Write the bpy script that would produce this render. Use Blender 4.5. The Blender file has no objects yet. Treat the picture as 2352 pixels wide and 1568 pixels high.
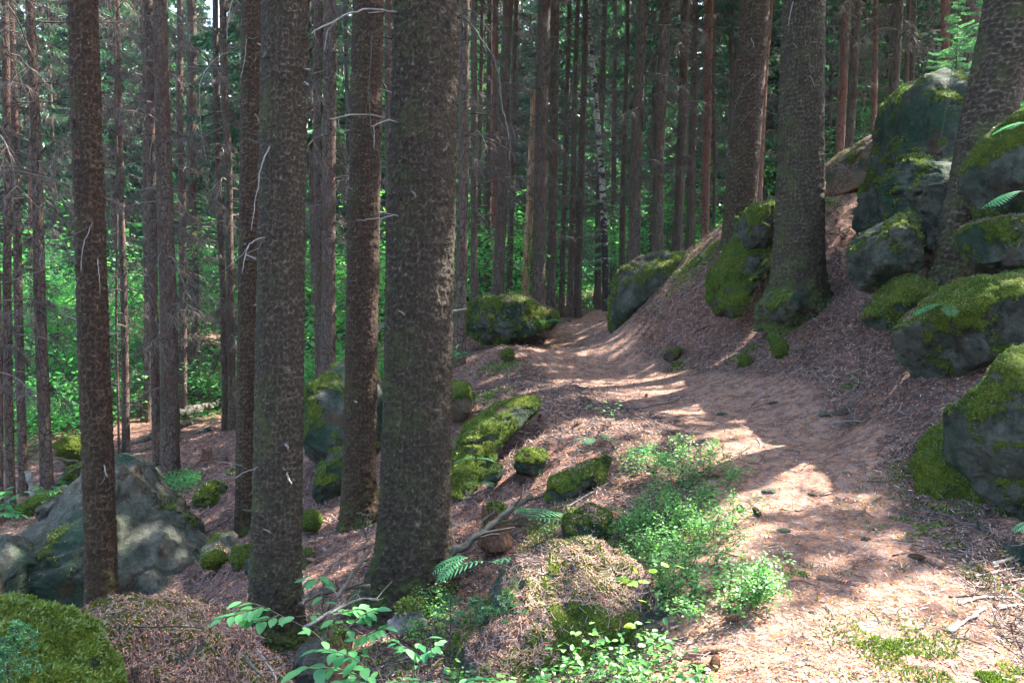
import bpy, bmesh, math, random
import numpy as np
from mathutils import Vector, Matrix

random.seed(7)
RNG = np.random.default_rng(11)
R = math.radians
scene = bpy.context.scene
COL = scene.collection

# ------------------------------------------------------------------ camera, light, exposure
EYE = 1.6
PITCH = R(4.0)
FOC = 28.0
cam_d = bpy.data.cameras.new('camera')
cam_d.lens = FOC
cam_d.sensor_width = 36.0
cam_d.clip_start = 0.05
cam_d.clip_end = 900
cam = bpy.data.objects.new('camera', cam_d)
cam.location = (0, 0, EYE)
cam.rotation_euler = (R(90) - PITCH, 0, 0)
COL.objects.link(cam)
scene.camera = cam

SUN_AZ = R(60)      # from +Y towards +X
SUN_EL = R(50)
SUN = np.array([math.sin(SUN_AZ) * math.cos(SUN_EL), math.cos(SUN_AZ) * math.cos(SUN_EL), math.sin(SUN_EL)])
world = bpy.data.worlds.new('World')
scene.world = world
world.use_nodes = True
wn = world.node_tree.nodes
wl = world.node_tree.links
wn.clear()
wo = wn.new('ShaderNodeOutputWorld')
wb = wn.new('ShaderNodeBackground')
ws = wn.new('ShaderNodeTexSky')
ws.sky_type = 'NISHITA'
ws.sun_disc = False
ws.sun_elevation = SUN_EL
ws.sun_rotation = SUN_AZ
ws.air_density = 1.0
ws.dust_density = 3.0
ws.ozone_density = 1.0
wb.inputs[1].default_value = 0.125
wl.new(ws.outputs[0], wb.inputs[0])
wl.new(wb.outputs[0], wo.inputs[0])

sun_d = bpy.data.lights.new('sun', 'SUN')
sun_d.energy = 4.2
sun_d.angle = R(0.5)
sun_d.color = (1.0, 0.93, 0.82)
sun_o = bpy.data.objects.new('sun', sun_d)
sun_o.rotation_euler = Vector(SUN).to_track_quat('Z', 'Y').to_euler()
sun_o.location = (12, 9, 20)
COL.objects.link(sun_o)

scene.view_settings.view_transform = 'Standard'
scene.view_settings.look = 'None'
scene.view_settings.exposure = 3.2
scene.view_settings.gamma = 1.0
scene.view_settings.use_curve_mapping = False
scene.render.engine = 'CYCLES'
cy = scene.cycles
cy.max_bounces = 6
cy.diffuse_bounces = 4
cy.glossy_bounces = 2
cy.transmission_bounces = 3
cy.transparent_max_bounces = 4
cy.caustics_reflective = False
cy.caustics_refractive = False
cy.use_denoising = True
cy.denoiser = 'OPENIMAGEDENOISE'
cy.use_adaptive_sampling = True
cy.adaptive_threshold = 0.015
cy.sample_clamp_indirect = 6.0

# ------------------------------------------------------------------ helpers
FPX = 2352 * FOC / 36.0
FWD = np.array([0, math.cos(PITCH), -math.sin(PITCH)])
UPV = np.array([0, math.sin(PITCH), math.cos(PITCH)])

def ray(px, py):
    return FWD + np.array([(px - 1176) / FPX, 0, 0]) - UPV * ((py - 784) / FPX)

def W(px, py, Y):
    d = ray(px, py)
    return np.array([0, 0, EYE]) + d * (Y / d[1])

_TAB = np.random.default_rng(3).random(65536)

def _hash(ix, iy, iz):
    h = (ix.astype(np.int64) * 73856093) ^ (iy.astype(np.int64) * 19349663) ^ (iz.astype(np.int64) * 83492791)
    h = (h ^ (h >> 13)) & 65535
    return _TAB[h]

def vnoise(p):
    p = np.asarray(p, float)
    i = np.floor(p).astype(np.int64)
    f = p - i
    f = f * f * f * (f * (f * 6 - 15) + 10)
    x, y, z = i[..., 0], i[..., 1], i[..., 2]
    fx, fy, fz = f[..., 0], f[..., 1], f[..., 2]
    def L(a, b, t): return a + (b - a) * t
    r = L(L(L(_hash(x, y, z), _hash(x + 1, y, z), fx), L(_hash(x, y + 1, z), _hash(x + 1, y + 1, z), fx), fy),
          L(L(_hash(x, y, z + 1), _hash(x + 1, y, z + 1), fx), L(_hash(x, y + 1, z + 1), _hash(x + 1, y + 1, z + 1), fx), fy), fz)
    return r * 2 - 1

def fbm(p, octv=4, gain=0.5, ridged=False):
    p = np.asarray(p, float)
    s = 0; a = 1.0; t = 0
    for k in range(octv):
        n = vnoise(p * (2.03 ** k) + 17.3 * k)
        if ridged: n = 1 - 2 * np.abs(n)
        s = s + a * n; t += a; a *= gain
    return s / t

def sstep(a, b, x):
    t = np.clip((x - a) / (b - a), 0, 1)
    return t * t * (3 - 2 * t)

def worley2(u, v, seed=0):
    """F1, F2 and cell id on a jittered grid"""
    iu = np.floor(u).astype(np.int64); iv = np.floor(v).astype(np.int64)
    f1 = np.full(u.shape, 9.0); f2 = np.full(u.shape, 9.0); cid = np.zeros(u.shape); dy = np.zeros(u.shape)
    for a in (-1, 0, 1):
        for b in (-1, 0, 1):
            cu, cv = iu + a, iv + b
            z = np.full(cu.shape, seed, np.int64)
            ju = cu + 0.15 + 0.7 * _hash(cu, cv, z); jv = cv + 0.15 + 0.7 * _hash(cu, cv, z + 7)
            d = np.hypot(u - ju, v - jv)
            m = d < f1
            f2 = np.where(m, f1, np.minimum(f2, d))
            cid = np.where(m, _hash(cu, cv, z + 13), cid)
            dy = np.where(m, v - jv, dy)
            f1 = np.where(m, d, f1)
    return f1, f2, cid, dy

def mesh_np(name, V, Fs, smooth=False, fattr=None, vattr=None):
    """V (n,3); Fs a list of int arrays (m,k)"""
    me = bpy.data.meshes.new(name)
    V = np.ascontiguousarray(V, np.float32)
    Fs = [np.asarray(F, np.int32) for F in Fs if len(F)]
    nl = sum(F.size for F in Fs); npoly = sum(len(F) for F in Fs)
    me.vertices.add(len(V)); me.vertices.foreach_set('co', V.ravel())
    me.loops.add(nl); me.polygons.add(npoly)
    if nl:
        me.loops.foreach_set('vertex_index', np.concatenate([F.ravel() for F in Fs]))
        tot = np.concatenate([np.full(len(F), F.shape[1], np.int32) for F in Fs])
        st = np.concatenate([[0], np.cumsum(tot)[:-1]]).astype(np.int32)
        me.polygons.foreach_set('loop_start', st)
        me.polygons.foreach_set('loop_total', tot)
        if smooth: me.polygons.foreach_set('use_smooth', np.ones(npoly, bool))
    me.update(calc_edges=True)
    for d, dom in ((fattr, 'FACE'), (vattr, 'POINT')):
        for k, a in (d or {}).items():
            at = me.attributes.new(k, 'FLOAT', dom)
            at.data.foreach_set('value', np.ascontiguousarray(a, np.float32))
    return me

def link(name, me, mat, parent=None, loc=None, **props):
    o = bpy.data.objects.new(name, me)
    COL.objects.link(o)
    if mat is not None and me is not None and not me.materials:
        me.materials.append(mat)
    if parent is not None: o.parent = parent
    if loc is not None: o.location = [float(c) for c in loc]
    for k, v in props.items(): o[k] = v
    return o

def root(name, label, cat, loc, group=None):
    o = bpy.data.objects.new(name, None)
    o.empty_display_size = 0.1
    COL.objects.link(o)
    o.location = [float(c) for c in loc]
    o['label'] = label; o['category'] = cat
    if group: o['group'] = group
    return o

def tag(o, label, cat, group=None):
    o['label'] = label; o['category'] = cat
    if group: o['group'] = group
    return o

def copy_tree(o, parent=None):
    c = o.copy(); COL.objects.link(c)
    if parent is not None: c.parent = parent
    for ch in o.children: copy_tree(ch, c)
    return c

def prisms(A, B, ra, rb, k=3):
    """straight tapered k-sided sticks from A to B, all at once"""
    A = np.asarray(A, float); B = np.asarray(B, float)
    n = len(A)
    ra = np.broadcast_to(ra, n); rb = np.broadcast_to(rb, n)
    d = B - A
    d = d / (np.linalg.norm(d, axis=1, keepdims=True) + 1e-9)
    h = np.where(np.abs(d[:, 2:3]) > 0.9, np.array([[1.0, 0, 0]]), np.array([[0, 0, 1.0]]))
    u = np.cross(d, h); u /= np.linalg.norm(u, axis=1, keepdims=True) + 1e-9
    v = np.cross(d, u)
    V = np.zeros((n, 2 * k, 3))
    for i in range(k):
        a = 2 * math.pi * i / k
        off = u * math.cos(a) + v * math.sin(a)
        V[:, i] = A + off * ra[:, None]
        V[:, k + i] = B + off * rb[:, None]
    base = (np.arange(n) * 2 * k)[:, None]
    F = []
    for i in range(k):
        j = (i + 1) % k
        F.append(base + np.array([[i, j, k + j, k + i]]))
    return V.reshape(-1, 3), np.concatenate(F)

def tube(P, rad, k=8, cap=True):
    """one smooth tapered tube through P"""
    P = np.asarray(P, float); n = len(P)
    rad = np.broadcast_to(rad, n)
    T = np.gradient(P, axis=0); T /= np.linalg.norm(T, axis=1, keepdims=True) + 1e-9
    h = np.array([0, 0, 1.0]) if abs(T[0][2]) < 0.9 else np.array([1.0, 0, 0])
    V = []
    for i in range(n):
        u = np.cross(T[i], h); u /= np.linalg.norm(u) + 1e-9
        v = np.cross(T[i], u)
        a = np.arange(k) * 2 * math.pi / k
        V.append(P[i] + rad[i] * (np.cos(a)[:, None] * u + np.sin(a)[:, None] * v))
    V = np.concatenate(V + [P[:1], P[-1:]])
    i = np.arange(n - 1)[:, None] * k; j = np.arange(k)[None]
    j2 = (j + 1) % k
    F = np.stack([i + j, i + j2, i + k + j2, i + k + j], -1).reshape(-1, 4)
    c0, c1 = n * k, n * k + 1
    jj = np.arange(k)
    T3 = np.concatenate([np.stack([(jj + 1) % k, jj, np.full(k, c0)], 1),
                         np.stack([(n - 1) * k + jj, (n - 1) * k + (jj + 1) % k, np.full(k, c1)], 1)])
    return V, F, T3

class Geo:
    def __init__(s): s.V = []; s.F = {3: [], 4: [], 5: [], 6: [], 8: []}; s.A = {3: [], 4: [], 5: [], 6: [], 8: []}; s.n = 0
    def add(s, V, *Fs, rnd=None):
        for F in Fs:
            F = np.asarray(F)
            if not len(F): continue
            k = F.shape[1]
            s.F[k].append(F + s.n)
            s.A[k].append(np.broadcast_to(RNG.random(len(F)) if rnd is None else rnd, len(F)))
        s.V.append(V); s.n += len(V)
        return s
    def mesh(s, name, smooth=False):
        ks = [k for k in s.F if s.F[k]]
        if not s.V: return mesh_np(name, np.zeros((0, 3)), [])
        return mesh_np(name, np.concatenate(s.V), [np.concatenate(s.F[k]) for k in ks], smooth,
                       fattr={'rnd': np.concatenate([np.concatenate(s.A[k]) for k in ks])})

def quads(C, D, S, ln, wd, shape=4):
    """leaf blades: centre-line start C, direction D, side S, length, width; diamond or 6-gon leaf"""
    ln = np.broadcast_to(ln, len(C))[:, None]; wd = np.broadcast_to(wd, len(C))[:, None]
    if shape == 4:
        V = np.stack([C, C + D * ln * .45 + S * wd * .5, C + D * ln, C + D * ln * .45 - S * wd * .5], 1)
    elif shape == 0:
        V = np.stack([C - S * wd * .5, C + D * ln - S * wd * .5, C + D * ln + S * wd * .5, C + S * wd * .5], 1)
        shape = 4
    else:
        N = np.cross(D, S)
        V = np.stack([C, C + D * ln * .25 + S * wd * .42 + N * wd * .08, C + D * ln * .62 + S * wd * .44 + N * wd * .08,
                      C + D * ln, C + D * ln * .62 - S * wd * .44 + N * wd * .08, C + D * ln * .25 - S * wd * .42 + N * wd * .08], 1)
        shape = 6
    n = len(C)
    return V.reshape(-1, 3), np.arange(n * shape).reshape(n, shape)

def rdir(n, rng=None):
    v = (rng or RNG).normal(size=(n, 3))
    return v / np.linalg.norm(v, axis=1, keepdims=True)

def perp(D, rng=None):
    s = np.cross(D, rdir(len(D), rng))
    return s / (np.linalg.norm(s, axis=1, keepdims=True) + 1e-9)

# ------------------------------------------------------------------ materials
def newmat(name):
    m = bpy.data.materials.new(name); m.use_nodes = True
    nt = m.node_tree; nt.nodes.clear()
    return m, nt, nt.nodes, nt.links

def nd(N, t, **k):
    n = N.new(t)
    for a, b in k.items():
        if a.startswith('i'): n.inputs[int(a[1:])].default_value = b
        else: setattr(n, a, b)
    return n

def ramp(N, L, src, stops):
    r = N.new('ShaderNodeValToRGB')
    e = r.color_ramp.elements
    while len(e) > 1: e.remove(e[-1])
    e[0].position = stops[0][0]; e[0].color = (*stops[0][1], 1)
    for p, c in stops[1:]:
        x = e.new(p); x.color = (*c, 1)
    L.new(src, r.inputs[0])
    return r.outputs[0]

def mixc(N, L, f, a, b, mode='MIX'):
    m = N.new('ShaderNodeMix'); m.data_type = 'RGBA'; m.blend_type = mode
    for sock, v in ((m.inputs[0], f), (m.inputs[6], a), (m.inputs[7], b)):
        if hasattr(v, 'links'): L.new(v, sock)
        elif isinstance(v, tuple): sock.default_value = (*v, 1)
        else: sock.default_value = v
    return m.outputs[2]

def math_n(N, L, op, a, b=0.0, c=0.0):
    m = N.new('ShaderNodeMath'); m.operation = op
    for s, v in zip(m.inputs, (a, b, c)):
        if hasattr(v, 'links'): L.new(v, s)
        else: s.default_value = v
    return m.outputs[0]

def mapr(N, L, v, a, b, c=0.0, d=1.0):
    m = N.new('ShaderNodeMapRange'); m.interpolation_type = 'SMOOTHSTEP'
    L.new(v, m.inputs[0])
    for i, x in enumerate((a, b, c, d)): m.inputs[i + 1].default_value = x
    return m.outputs[0]

def noise(N, L, vec, scale, detail=4, rough=.6, dist=0.0):
    n = nd(N, 'ShaderNodeTexNoise'); n.inputs['Scale'].default_value = scale
    n.inputs['Detail'].default_value = detail; n.inputs['Roughness'].default_value = rough
    n.inputs['Distortion'].default_value = dist
    if vec is not None: L.new(vec, n.inputs['Vector'])
    return n.outputs['Fac']

def attr(N, name):
    a = N.new('ShaderNodeAttribute'); a.attribute_name = name
    return a.outputs['Fac']

def finish(N, L, m, col, rough=.85, bump=None, spec=.25, sub=None):
    b = N.new('ShaderNodeBsdfPrincipled'); o = N.new('ShaderNodeOutputMaterial')
    if hasattr(col, 'links'): L.new(col, b.inputs['Base Color'])
    else: b.inputs['Base Color'].default_value = (*col, 1)
    if hasattr(rough, 'links'): L.new(rough, b.inputs['Roughness'])
    else: b.inputs['Roughness'].default_value = rough
    b.inputs['Specular IOR Level'].default_value = spec
    if bump is not None: L.new(bump, b.inputs['Normal'])
    L.new(b.outputs[0], o.inputs[0])
    return m

def bumpn(N, L, h, strength, dist, prev=None):
    b = N.new('ShaderNodeBump'); b.inputs['Strength'].default_value = strength
    b.inputs['Distance'].default_value = dist
    L.new(h, b.inputs['Height'])
    if prev is not None: L.new(prev, b.inputs['Normal'])
    return b.outputs[0]

def mat_bark(name, dark, light, scale=16.0, stretch=.55, moss=.3, red=None, bump=.9):
    m, nt, N, L = newmat(name)
    tc = N.new('ShaderNodeTexCoord'); mp = N.new('ShaderNodeMapping')
    mp.inputs['Scale'].default_value = (1, 1, stretch)
    L.new(tc.outputs['Object'], mp.inputs[0]); v = mp.outputs[0]
    wob = nd(N, 'ShaderNodeTexNoise'); wob.inputs['Scale'].default_value = scale * .6; L.new(v, wob.inputs['Vector'])
    add = N.new('ShaderNodeVectorMath'); add.operation = 'MULTIPLY_ADD'
    L.new(wob.outputs['Color'], add.inputs[0]); add.inputs[1].default_value = (.05, .05, .05); L.new(v, add.inputs[2])
    vo = N.new('ShaderNodeTexVoronoi'); vo.inputs['Scale'].default_value = scale; L.new(add.outputs[0], vo.inputs['Vector'])
    ve = N.new('ShaderNodeTexVoronoi'); ve.feature = 'DISTANCE_TO_EDGE'; ve.inputs['Scale'].default_value = scale
    L.new(add.outputs[0], ve.inputs['Vector'])
    edge = mapr(N, L, ve.outputs['Distance'], 0.0, .09)
    sep = N.new('ShaderNodeSeparateColor'); L.new(vo.outputs['Color'], sep.inputs[0])
    fine = noise(N, L, v, scale * 5, 5, .7)
    big = noise(N, L, tc.outputs['Object'], 1.3, 4, .6)
    c = mixc(N, L, sep.outputs[0], dark, light)
    c = mixc(N, L, mapr(N, L, fine, .3, .75), c, tuple(x * 1.35 for x in light))
    c = mixc(N, L, edge, tuple(x * .75 for x in dark), c)
    if red: c = mixc(N, L, mapr(N, L, big, .42, .7), c, red)
    geo = N.new('ShaderNodeNewGeometry'); sx = N.new('ShaderNodeSeparateXYZ'); L.new(geo.outputs['Normal'], sx.inputs[0])
    side = mapr(N, L, sx.outputs[0], .5, -.9)
    mm = math_n(N, L, 'MULTIPLY', side, mapr(N, L, noise(N, L, tc.outputs['Object'], 3.0, 6, .7), .42, .66))
    mm = math_n(N, L, 'MULTIPLY', mm, moss)
    c = mixc(N, L, mm, c, (.045, .06, .016))
    h = math_n(N, L, 'MULTIPLY_ADD', edge, .8, math_n(N, L, 'MULTIPLY', sep.outputs[1], .5))
    nb = bumpn(N, L, h, bump, .02)
    nb = bumpn(N, L, fine, .5, .006, nb)
    return finish(N, L, m, c, .9, nb, .15)

def mat_bark_near(name, dark, light, moss=.3, red=None):
    """flakes come from the mesh; attributes 'cell' (flake tone) and 'edge' (crack between flakes)"""
    m, nt, N, L = newmat(name)
    tc = N.new('ShaderNodeTexCoord'); v = tc.outputs['Object']
    fine = noise(N, L, v, 90, 5, .7)
    big = noise(N, L, v, 1.6, 4, .6)
    c = mixc(N, L, attr(N, 'cell'), dark, light)
    c = mixc(N, L, mapr(N, L, fine, .4, .8), c, tuple(x * 1.5 for x in light))
    if red: c = mixc(N, L, mapr(N, L, big, .42, .7), c, red)
    c = mixc(N, L, attr(N, 'edge'), tuple(x * .38 for x in dark), c)
    c = mixc(N, L, math_n(N, L, 'MULTIPLY', attr(N, 'rim'), mapr(N, L, fine, .3, .6)), c, tuple(x * 1.5 for x in light))  # light caught on flake edges, put into the bark colour
    mm = mapr(N, L, noise(N, L, v, 3.5, 7, .75), .46, .64)
    geo = N.new('ShaderNodeNewGeometry'); sx = N.new('ShaderNodeSeparateXYZ'); L.new(geo.outputs['Normal'], sx.inputs[0])
    mm = math_n(N, L, 'MULTIPLY', mm, math_n(N, L, 'MULTIPLY', mapr(N, L, sx.outputs[0], .7, -.7), moss))
    c = mixc(N, L, mm, c, (.05, .065, .018))
    mb = math_n(N, L, 'MULTIPLY', attr(N, 'base'), mapr(N, L, noise(N, L, v, 6, 6, .7), .45, .6))
    c = mixc(N, L, mb, c, (.05, .085, .015))
    nb = bumpn(N, L, fine, .6, .008)
    nb = bumpn(N, L, noise(N, L, v, 35, 4, .6), .6, .02, nb)
    return finish(N, L, m, c, .88, nb, .2)

def mat_leaf(name, a, b, trans=.5, tint=None, rough=.5):
    m, nt, N, L = newmat(name)
    c = mixc(N, L, attr(N, 'rnd'), a, b)
    d = N.new('ShaderNodeBsdfDiffuse'); t = N.new('ShaderNodeBsdfTranslucent')
    g = N.new('ShaderNodeBsdfGlossy'); g.inputs['Roughness'].default_value = rough; g.inputs[0].default_value = (.6, .7, .65, 1)
    L.new(c, d.inputs[0])
    tc = mixc(N, L, 1.0, c, tint or (1.5, 1.9, .9), 'MULTIPLY')
    L.new(tc, t.inputs[0])
    m1 = N.new('ShaderNodeMixShader'); m1.inputs[0].default_value = trans
    L.new(d.outputs[0], m1.inputs[1]); L.new(t.outputs[0], m1.inputs[2])
    m2 = N.new('ShaderNodeMixShader'); m2.inputs[0].default_value = .05
    L.new(m1.outputs[0], m2.inputs[1]); L.new(g.outputs[0], m2.inputs[2])
    o = N.new('ShaderNodeOutputMaterial'); L.new(m2.outputs[0], o.inputs[0])
    return m

def mat_flat(name, a, b, rough=.85, spec=.2, nscale=None):
    m, nt, N, L = newmat(name)
    c = mixc(N, L, attr(N, 'rnd'), a, b)
    nb = None
    if nscale:
        tc = N.new('ShaderNodeTexCoord')
        f = noise(N, L, tc.outputs['Object'], nscale, 5, .7)
        c = mixc(N, L, f, mixc(N, L, 1.0, c, (.55, .55, .55), 'MULTIPLY'), c)
        nb = bumpn(N, L, f, .7, .01)
    return finish(N, L, m, c, rough, nb, spec)

def mat_rock(name='rock'):
    m, nt, N, L = newmat(name)
    geo = N.new('ShaderNodeNewGeometry'); P = geo.outputs['Position']
    big = noise(N, L, P, 1.1, 4, .6, .4)
    mid = noise(N, L, P, 5.0, 6, .65, .3)
    fine = noise(N, L, P, 38, 6, .75)
    grey = mixc(N, L, mapr(N, L, mid, .3, .7), (.055, .058, .045), (.17, .18, .148))
    c = mixc(N, L, mapr(N, L, big, .45, .62), grey, (.035, .075, .045))          # blue green algae
    brown = mixc(N, L, mapr(N, L, noise(N, L, P, 2.3, 5, .6), .54, .68), c, (.10, .065, .04))
    c = brown
    dark = mapr(N, L, noise(N, L, P, 3.1, 6, .7, .6), .52, .36)
    c = mixc(N, L, math_n(N, L, 'MULTIPLY', dark, .65), c, (.03, .035, .032))
    c = mixc(N, L, mapr(N, L, fine, .3, .8), mixc(N, L, 1.0, c, (.6, .6, .6), 'MULTIPLY'), c)
    lich = mapr(N, L, noise(N, L, P, 14, 5, .6), .66, .72)
    c = mixc(N, L, math_n(N, L, 'MULTIPLY', lich, .4), c, (.24, .29, .25))
    c = mixc(N, L, attr(N, 'brown'), c, (.26, .145, .075))
    # litter
    ln = noise(N, L, P, 60, 6, .8)
    lc = ramp(N, L, ln, [(.3, (.025, .015, .012)), (.48, (.10, .062, .05)), (.6, (.18, .115, .09)), (.72, (.36, .19, .11))])
    la = math_n(N, L, 'ADD', attr(N, 'litter'), math_n(N, L, 'MULTIPLY_ADD', mid, .8, -.4))
    c = mixc(N, L, mapr(N, L, la, .42, .58), c, lc)
    mn = noise(N, L, P, 45, 5, .8)
    mc = ramp(N, L, mn, [(.3, (.018, .032, .006)), (.5, (.06, .095, .013)), (.68, (.145, .20, .027))])
    mc = mixc(N, L, mapr(N, L, noise(N, L, P, 3.3, 3, .6), .42, .64), mc, mixc(N, L, 1.0, mc, (1.35, 1.1, .8), 'MULTIPLY'))
    ma = math_n(N, L, 'ADD', attr(N, 'moss'), math_n(N, L, 'MULTIPLY_ADD', noise(N, L, P, 16, 6, .75), .9, -.45))
    mf = mapr(N, L, ma, .44, .58)
    c = mixc(N, L, mf, c, mc)
    nb = bumpn(N, L, mid, 1.0, .12)
    nb = bumpn(N, L, fine, 1.0, .035, nb)
    nb = bumpn(N, L, math_n(N, L, 'MULTIPLY', mn, mf), 1.0, .035, nb)
    return finish(N, L, m, c, .92, nb, .15)

def mat_ground(name='forest_floor'):
    m, nt, N, L = newmat(name)
    geo = N.new('ShaderNodeNewGeometry'); P = geo.outputs['Position']
    pa = attr(N, 'pathness')
    f1 = noise(N, L, P, 42, 6, .82, .8)
    f2 = noise(N, L, P, 9, 5, .7, .5)
    f3 = noise(N, L, P, 1.2, 4, .6)
    v = N.new('ShaderNodeTexVoronoi'); v.inputs['Scale'].default_value = 55; L.new(P, v.inputs['Vector'])
    sc = N.new('ShaderNodeSeparateColor'); L.new(v.outputs['Color'], sc.inputs[0])
    lit = ramp(N, L, f1, [(.28, (.022, .013, .012)), (.45, (.10, .060, .053)), (.56, (.185, .118, .10)), (.70, (.38, .255, .215))])
    pth = ramp(N, L, f1, [(.28, (.14, .086, .068)), (.45, (.25, .162, .13)), (.58, (.35, .24, .195)), (.72, (.50, .365, .30))])
    orange = mixc(N, L, mapr(N, L, sc.outputs[0], .86, .9), lit, (.38, .15, .065))
    pthc = mixc(N, L, mapr(N, L, sc.outputs[1], .82, .86), pth, (.45, .19, .085))
    c = mixc(N, L, pa, orange, pthc)
    c = mixc(N, L, mapr(N, L, f2, .38, .60), mixc(N, L, 1.0, c, (.48, .46, .46), 'MULTIPLY'), c)
    f4 = noise(N, L, P, 19, 4, .7, 1.2)
    c = mixc(N, L, mapr(N, L, f4, .52, .64, 0, .55), c, mixc(N, L, 1.0, c, (1.7, 1.6, 1.55), 'MULTIPLY'))
    c = mixc(N, L, mapr(N, L, f3, .4, .65, 0, .35), c, mixc(N, L, 1.0, c, (.75, .7, .72), 'MULTIPLY'))
    mn = noise(N, L, P, 50, 5, .8)
    mc = ramp(N, L, mn, [(.3, (.02, .035, .008)), (.5, (.06, .09, .014)), (.68, (.14, .18, .03))])
    ma = math_n(N, L, 'ADD', attr(N, 'moss'), math_n(N, L, 'MULTIPLY_ADD', noise(N, L, P, 11, 6, .8), 1.2, -.6))
    c = mixc(N, L, mapr(N, L, ma, .46, .6), c, mc)
    nb = bumpn(N, L, f2, .8, .05)
    nb = bumpn(N, L, f1, 1.0, .02, nb)
    return finish(N, L, m, c, .93, nb, .12)

M = {}
M['ground'] = mat_ground()
M['rock'] = mat_rock()
M['bark_near'] = mat_bark_near('bark_scaly_grey', (.056, .041, .029), (.150, .116, .084), moss=.6)
M['bark_red'] = mat_bark_near('bark_scaly_reddish', (.058, .034, .022), (.135, .086, .058), moss=.35, red=(.10, .052, .036))
M['bark_mid'] = mat_bark('bark_mid', (.045, .031, .025), (.10, .074, .060), 17, .55, .5, red=(.085, .045, .036))
M['bark_far'] = mat_bark('bark_far', (.040, .027, .024), (.095, .068, .060), 12, .4, .2, red=(.10, .05, .042), bump=.6)
M['bark_rust'] = mat_bark('bark_rust', (.08, .035, .028), (.17, .085, .065), 12, .4, .0, red=(.16, .065, .045), bump=.5)
M['bark_bare'] = mat_bark('bare_wood', (.20, .11, .06), (.34, .20, .12), 8, .15, .0, bump=.3)
M['twig'] = mat_flat('dead_twig', (.038, .029, .025), (.165, .135, .12))
M['silver'] = mat_flat('silvery_dead_branch', (.15, .14, .125), (.28, .26, .235), nscale=40)
M['darkbranch'] = mat_flat('dark_branch', (.05, .045, .035), (.11, .10, .08), nscale=40)
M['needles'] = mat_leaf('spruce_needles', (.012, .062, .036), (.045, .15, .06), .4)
M['needles_dark'] = mat_leaf('spruce_needles_shaded', (.010, .042, .026), (.028, .09, .045), .35)  # darker copy of the needles, shade put into the colour
M['leaf'] = mat_leaf('broad_leaf', (.022, .15, .065), (.13, .34, .095), .55)
M['bilberry'] = mat_leaf('bilberry_leaf', (.025, .14, .045), (.16, .34, .07), .5)
M['beech'] = mat_leaf('beech_leaf', (.025, .14, .06), (.10, .30, .095), .5)
M['yellowleaf'] = mat_leaf('yellow_green_leaf', (.10, .25, .04), (.32, .42, .04), .5)
M['fern'] = mat_leaf('fern_frond', (.04, .18, .09), (.10, .29, .15), .5)
M['moss'] = mat_leaf('moss_tufts', (.022, .042, .008), (.16, .235, .028), .3, tint=(1.2, 1.3, .8))
M['litter'] = mat_flat('litter_needles', (.07, .042, .035), (.30, .21, .18))
M['scales'] = mat_flat('litter_orange', (.26, .10, .045), (.50, .25, .13))
M['chips'] = mat_flat('litter_pale', (.30, .22, .17), (.58, .46, .38))
M['cone'] = mat_flat('spruce_cone', (.13, .07, .045), (.38, .23, .16))
M['log'] = mat_bark('fallen_log_bark', (.035, .031, .026), (.085, .078, .068), 9, .3, .5, bump=.7)
M['splinter'] = mat_flat('splintered_wood', (.40, .28, .20), (.62, .50, .40), nscale=30)
M['rotten'] = mat_flat('rotten_wood', (.07, .035, .022), (.17, .09, .055), nscale=14)
M['grass'] = mat_leaf('grass_blades', (.06, .16, .03), (.16, .30, .05), .4)

def mat_birch():
    m, nt, N, L = newmat('birch_bark')
    tc = N.new('ShaderNodeTexCoord'); mp = N.new('ShaderNodeMapping'); mp.inputs['Scale'].default_value = (1, 1, 2.2)
    L.new(tc.outputs['Object'], mp.inputs[0])
    n1 = noise(N, L, mp.outputs[0], 5, 5, .6, .3)
    sx = N.new('ShaderNodeSeparateXYZ'); L.new(tc.outputs['Object'], sx.inputs[0])
    t = math_n(N, L, 'ADD', n1, mapr(N, L, sx.outputs[2], 3.5, 0.0, 0.0, .17))
    c = mixc(N, L, mapr(N, L, t, .5, .56), (.33, .31, .26), (.03, .026, .024))
    return finish(N, L, m, c, .8, bumpn(N, L, n1, .5, .02), .2)
M['birch'] = mat_birch()
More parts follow.
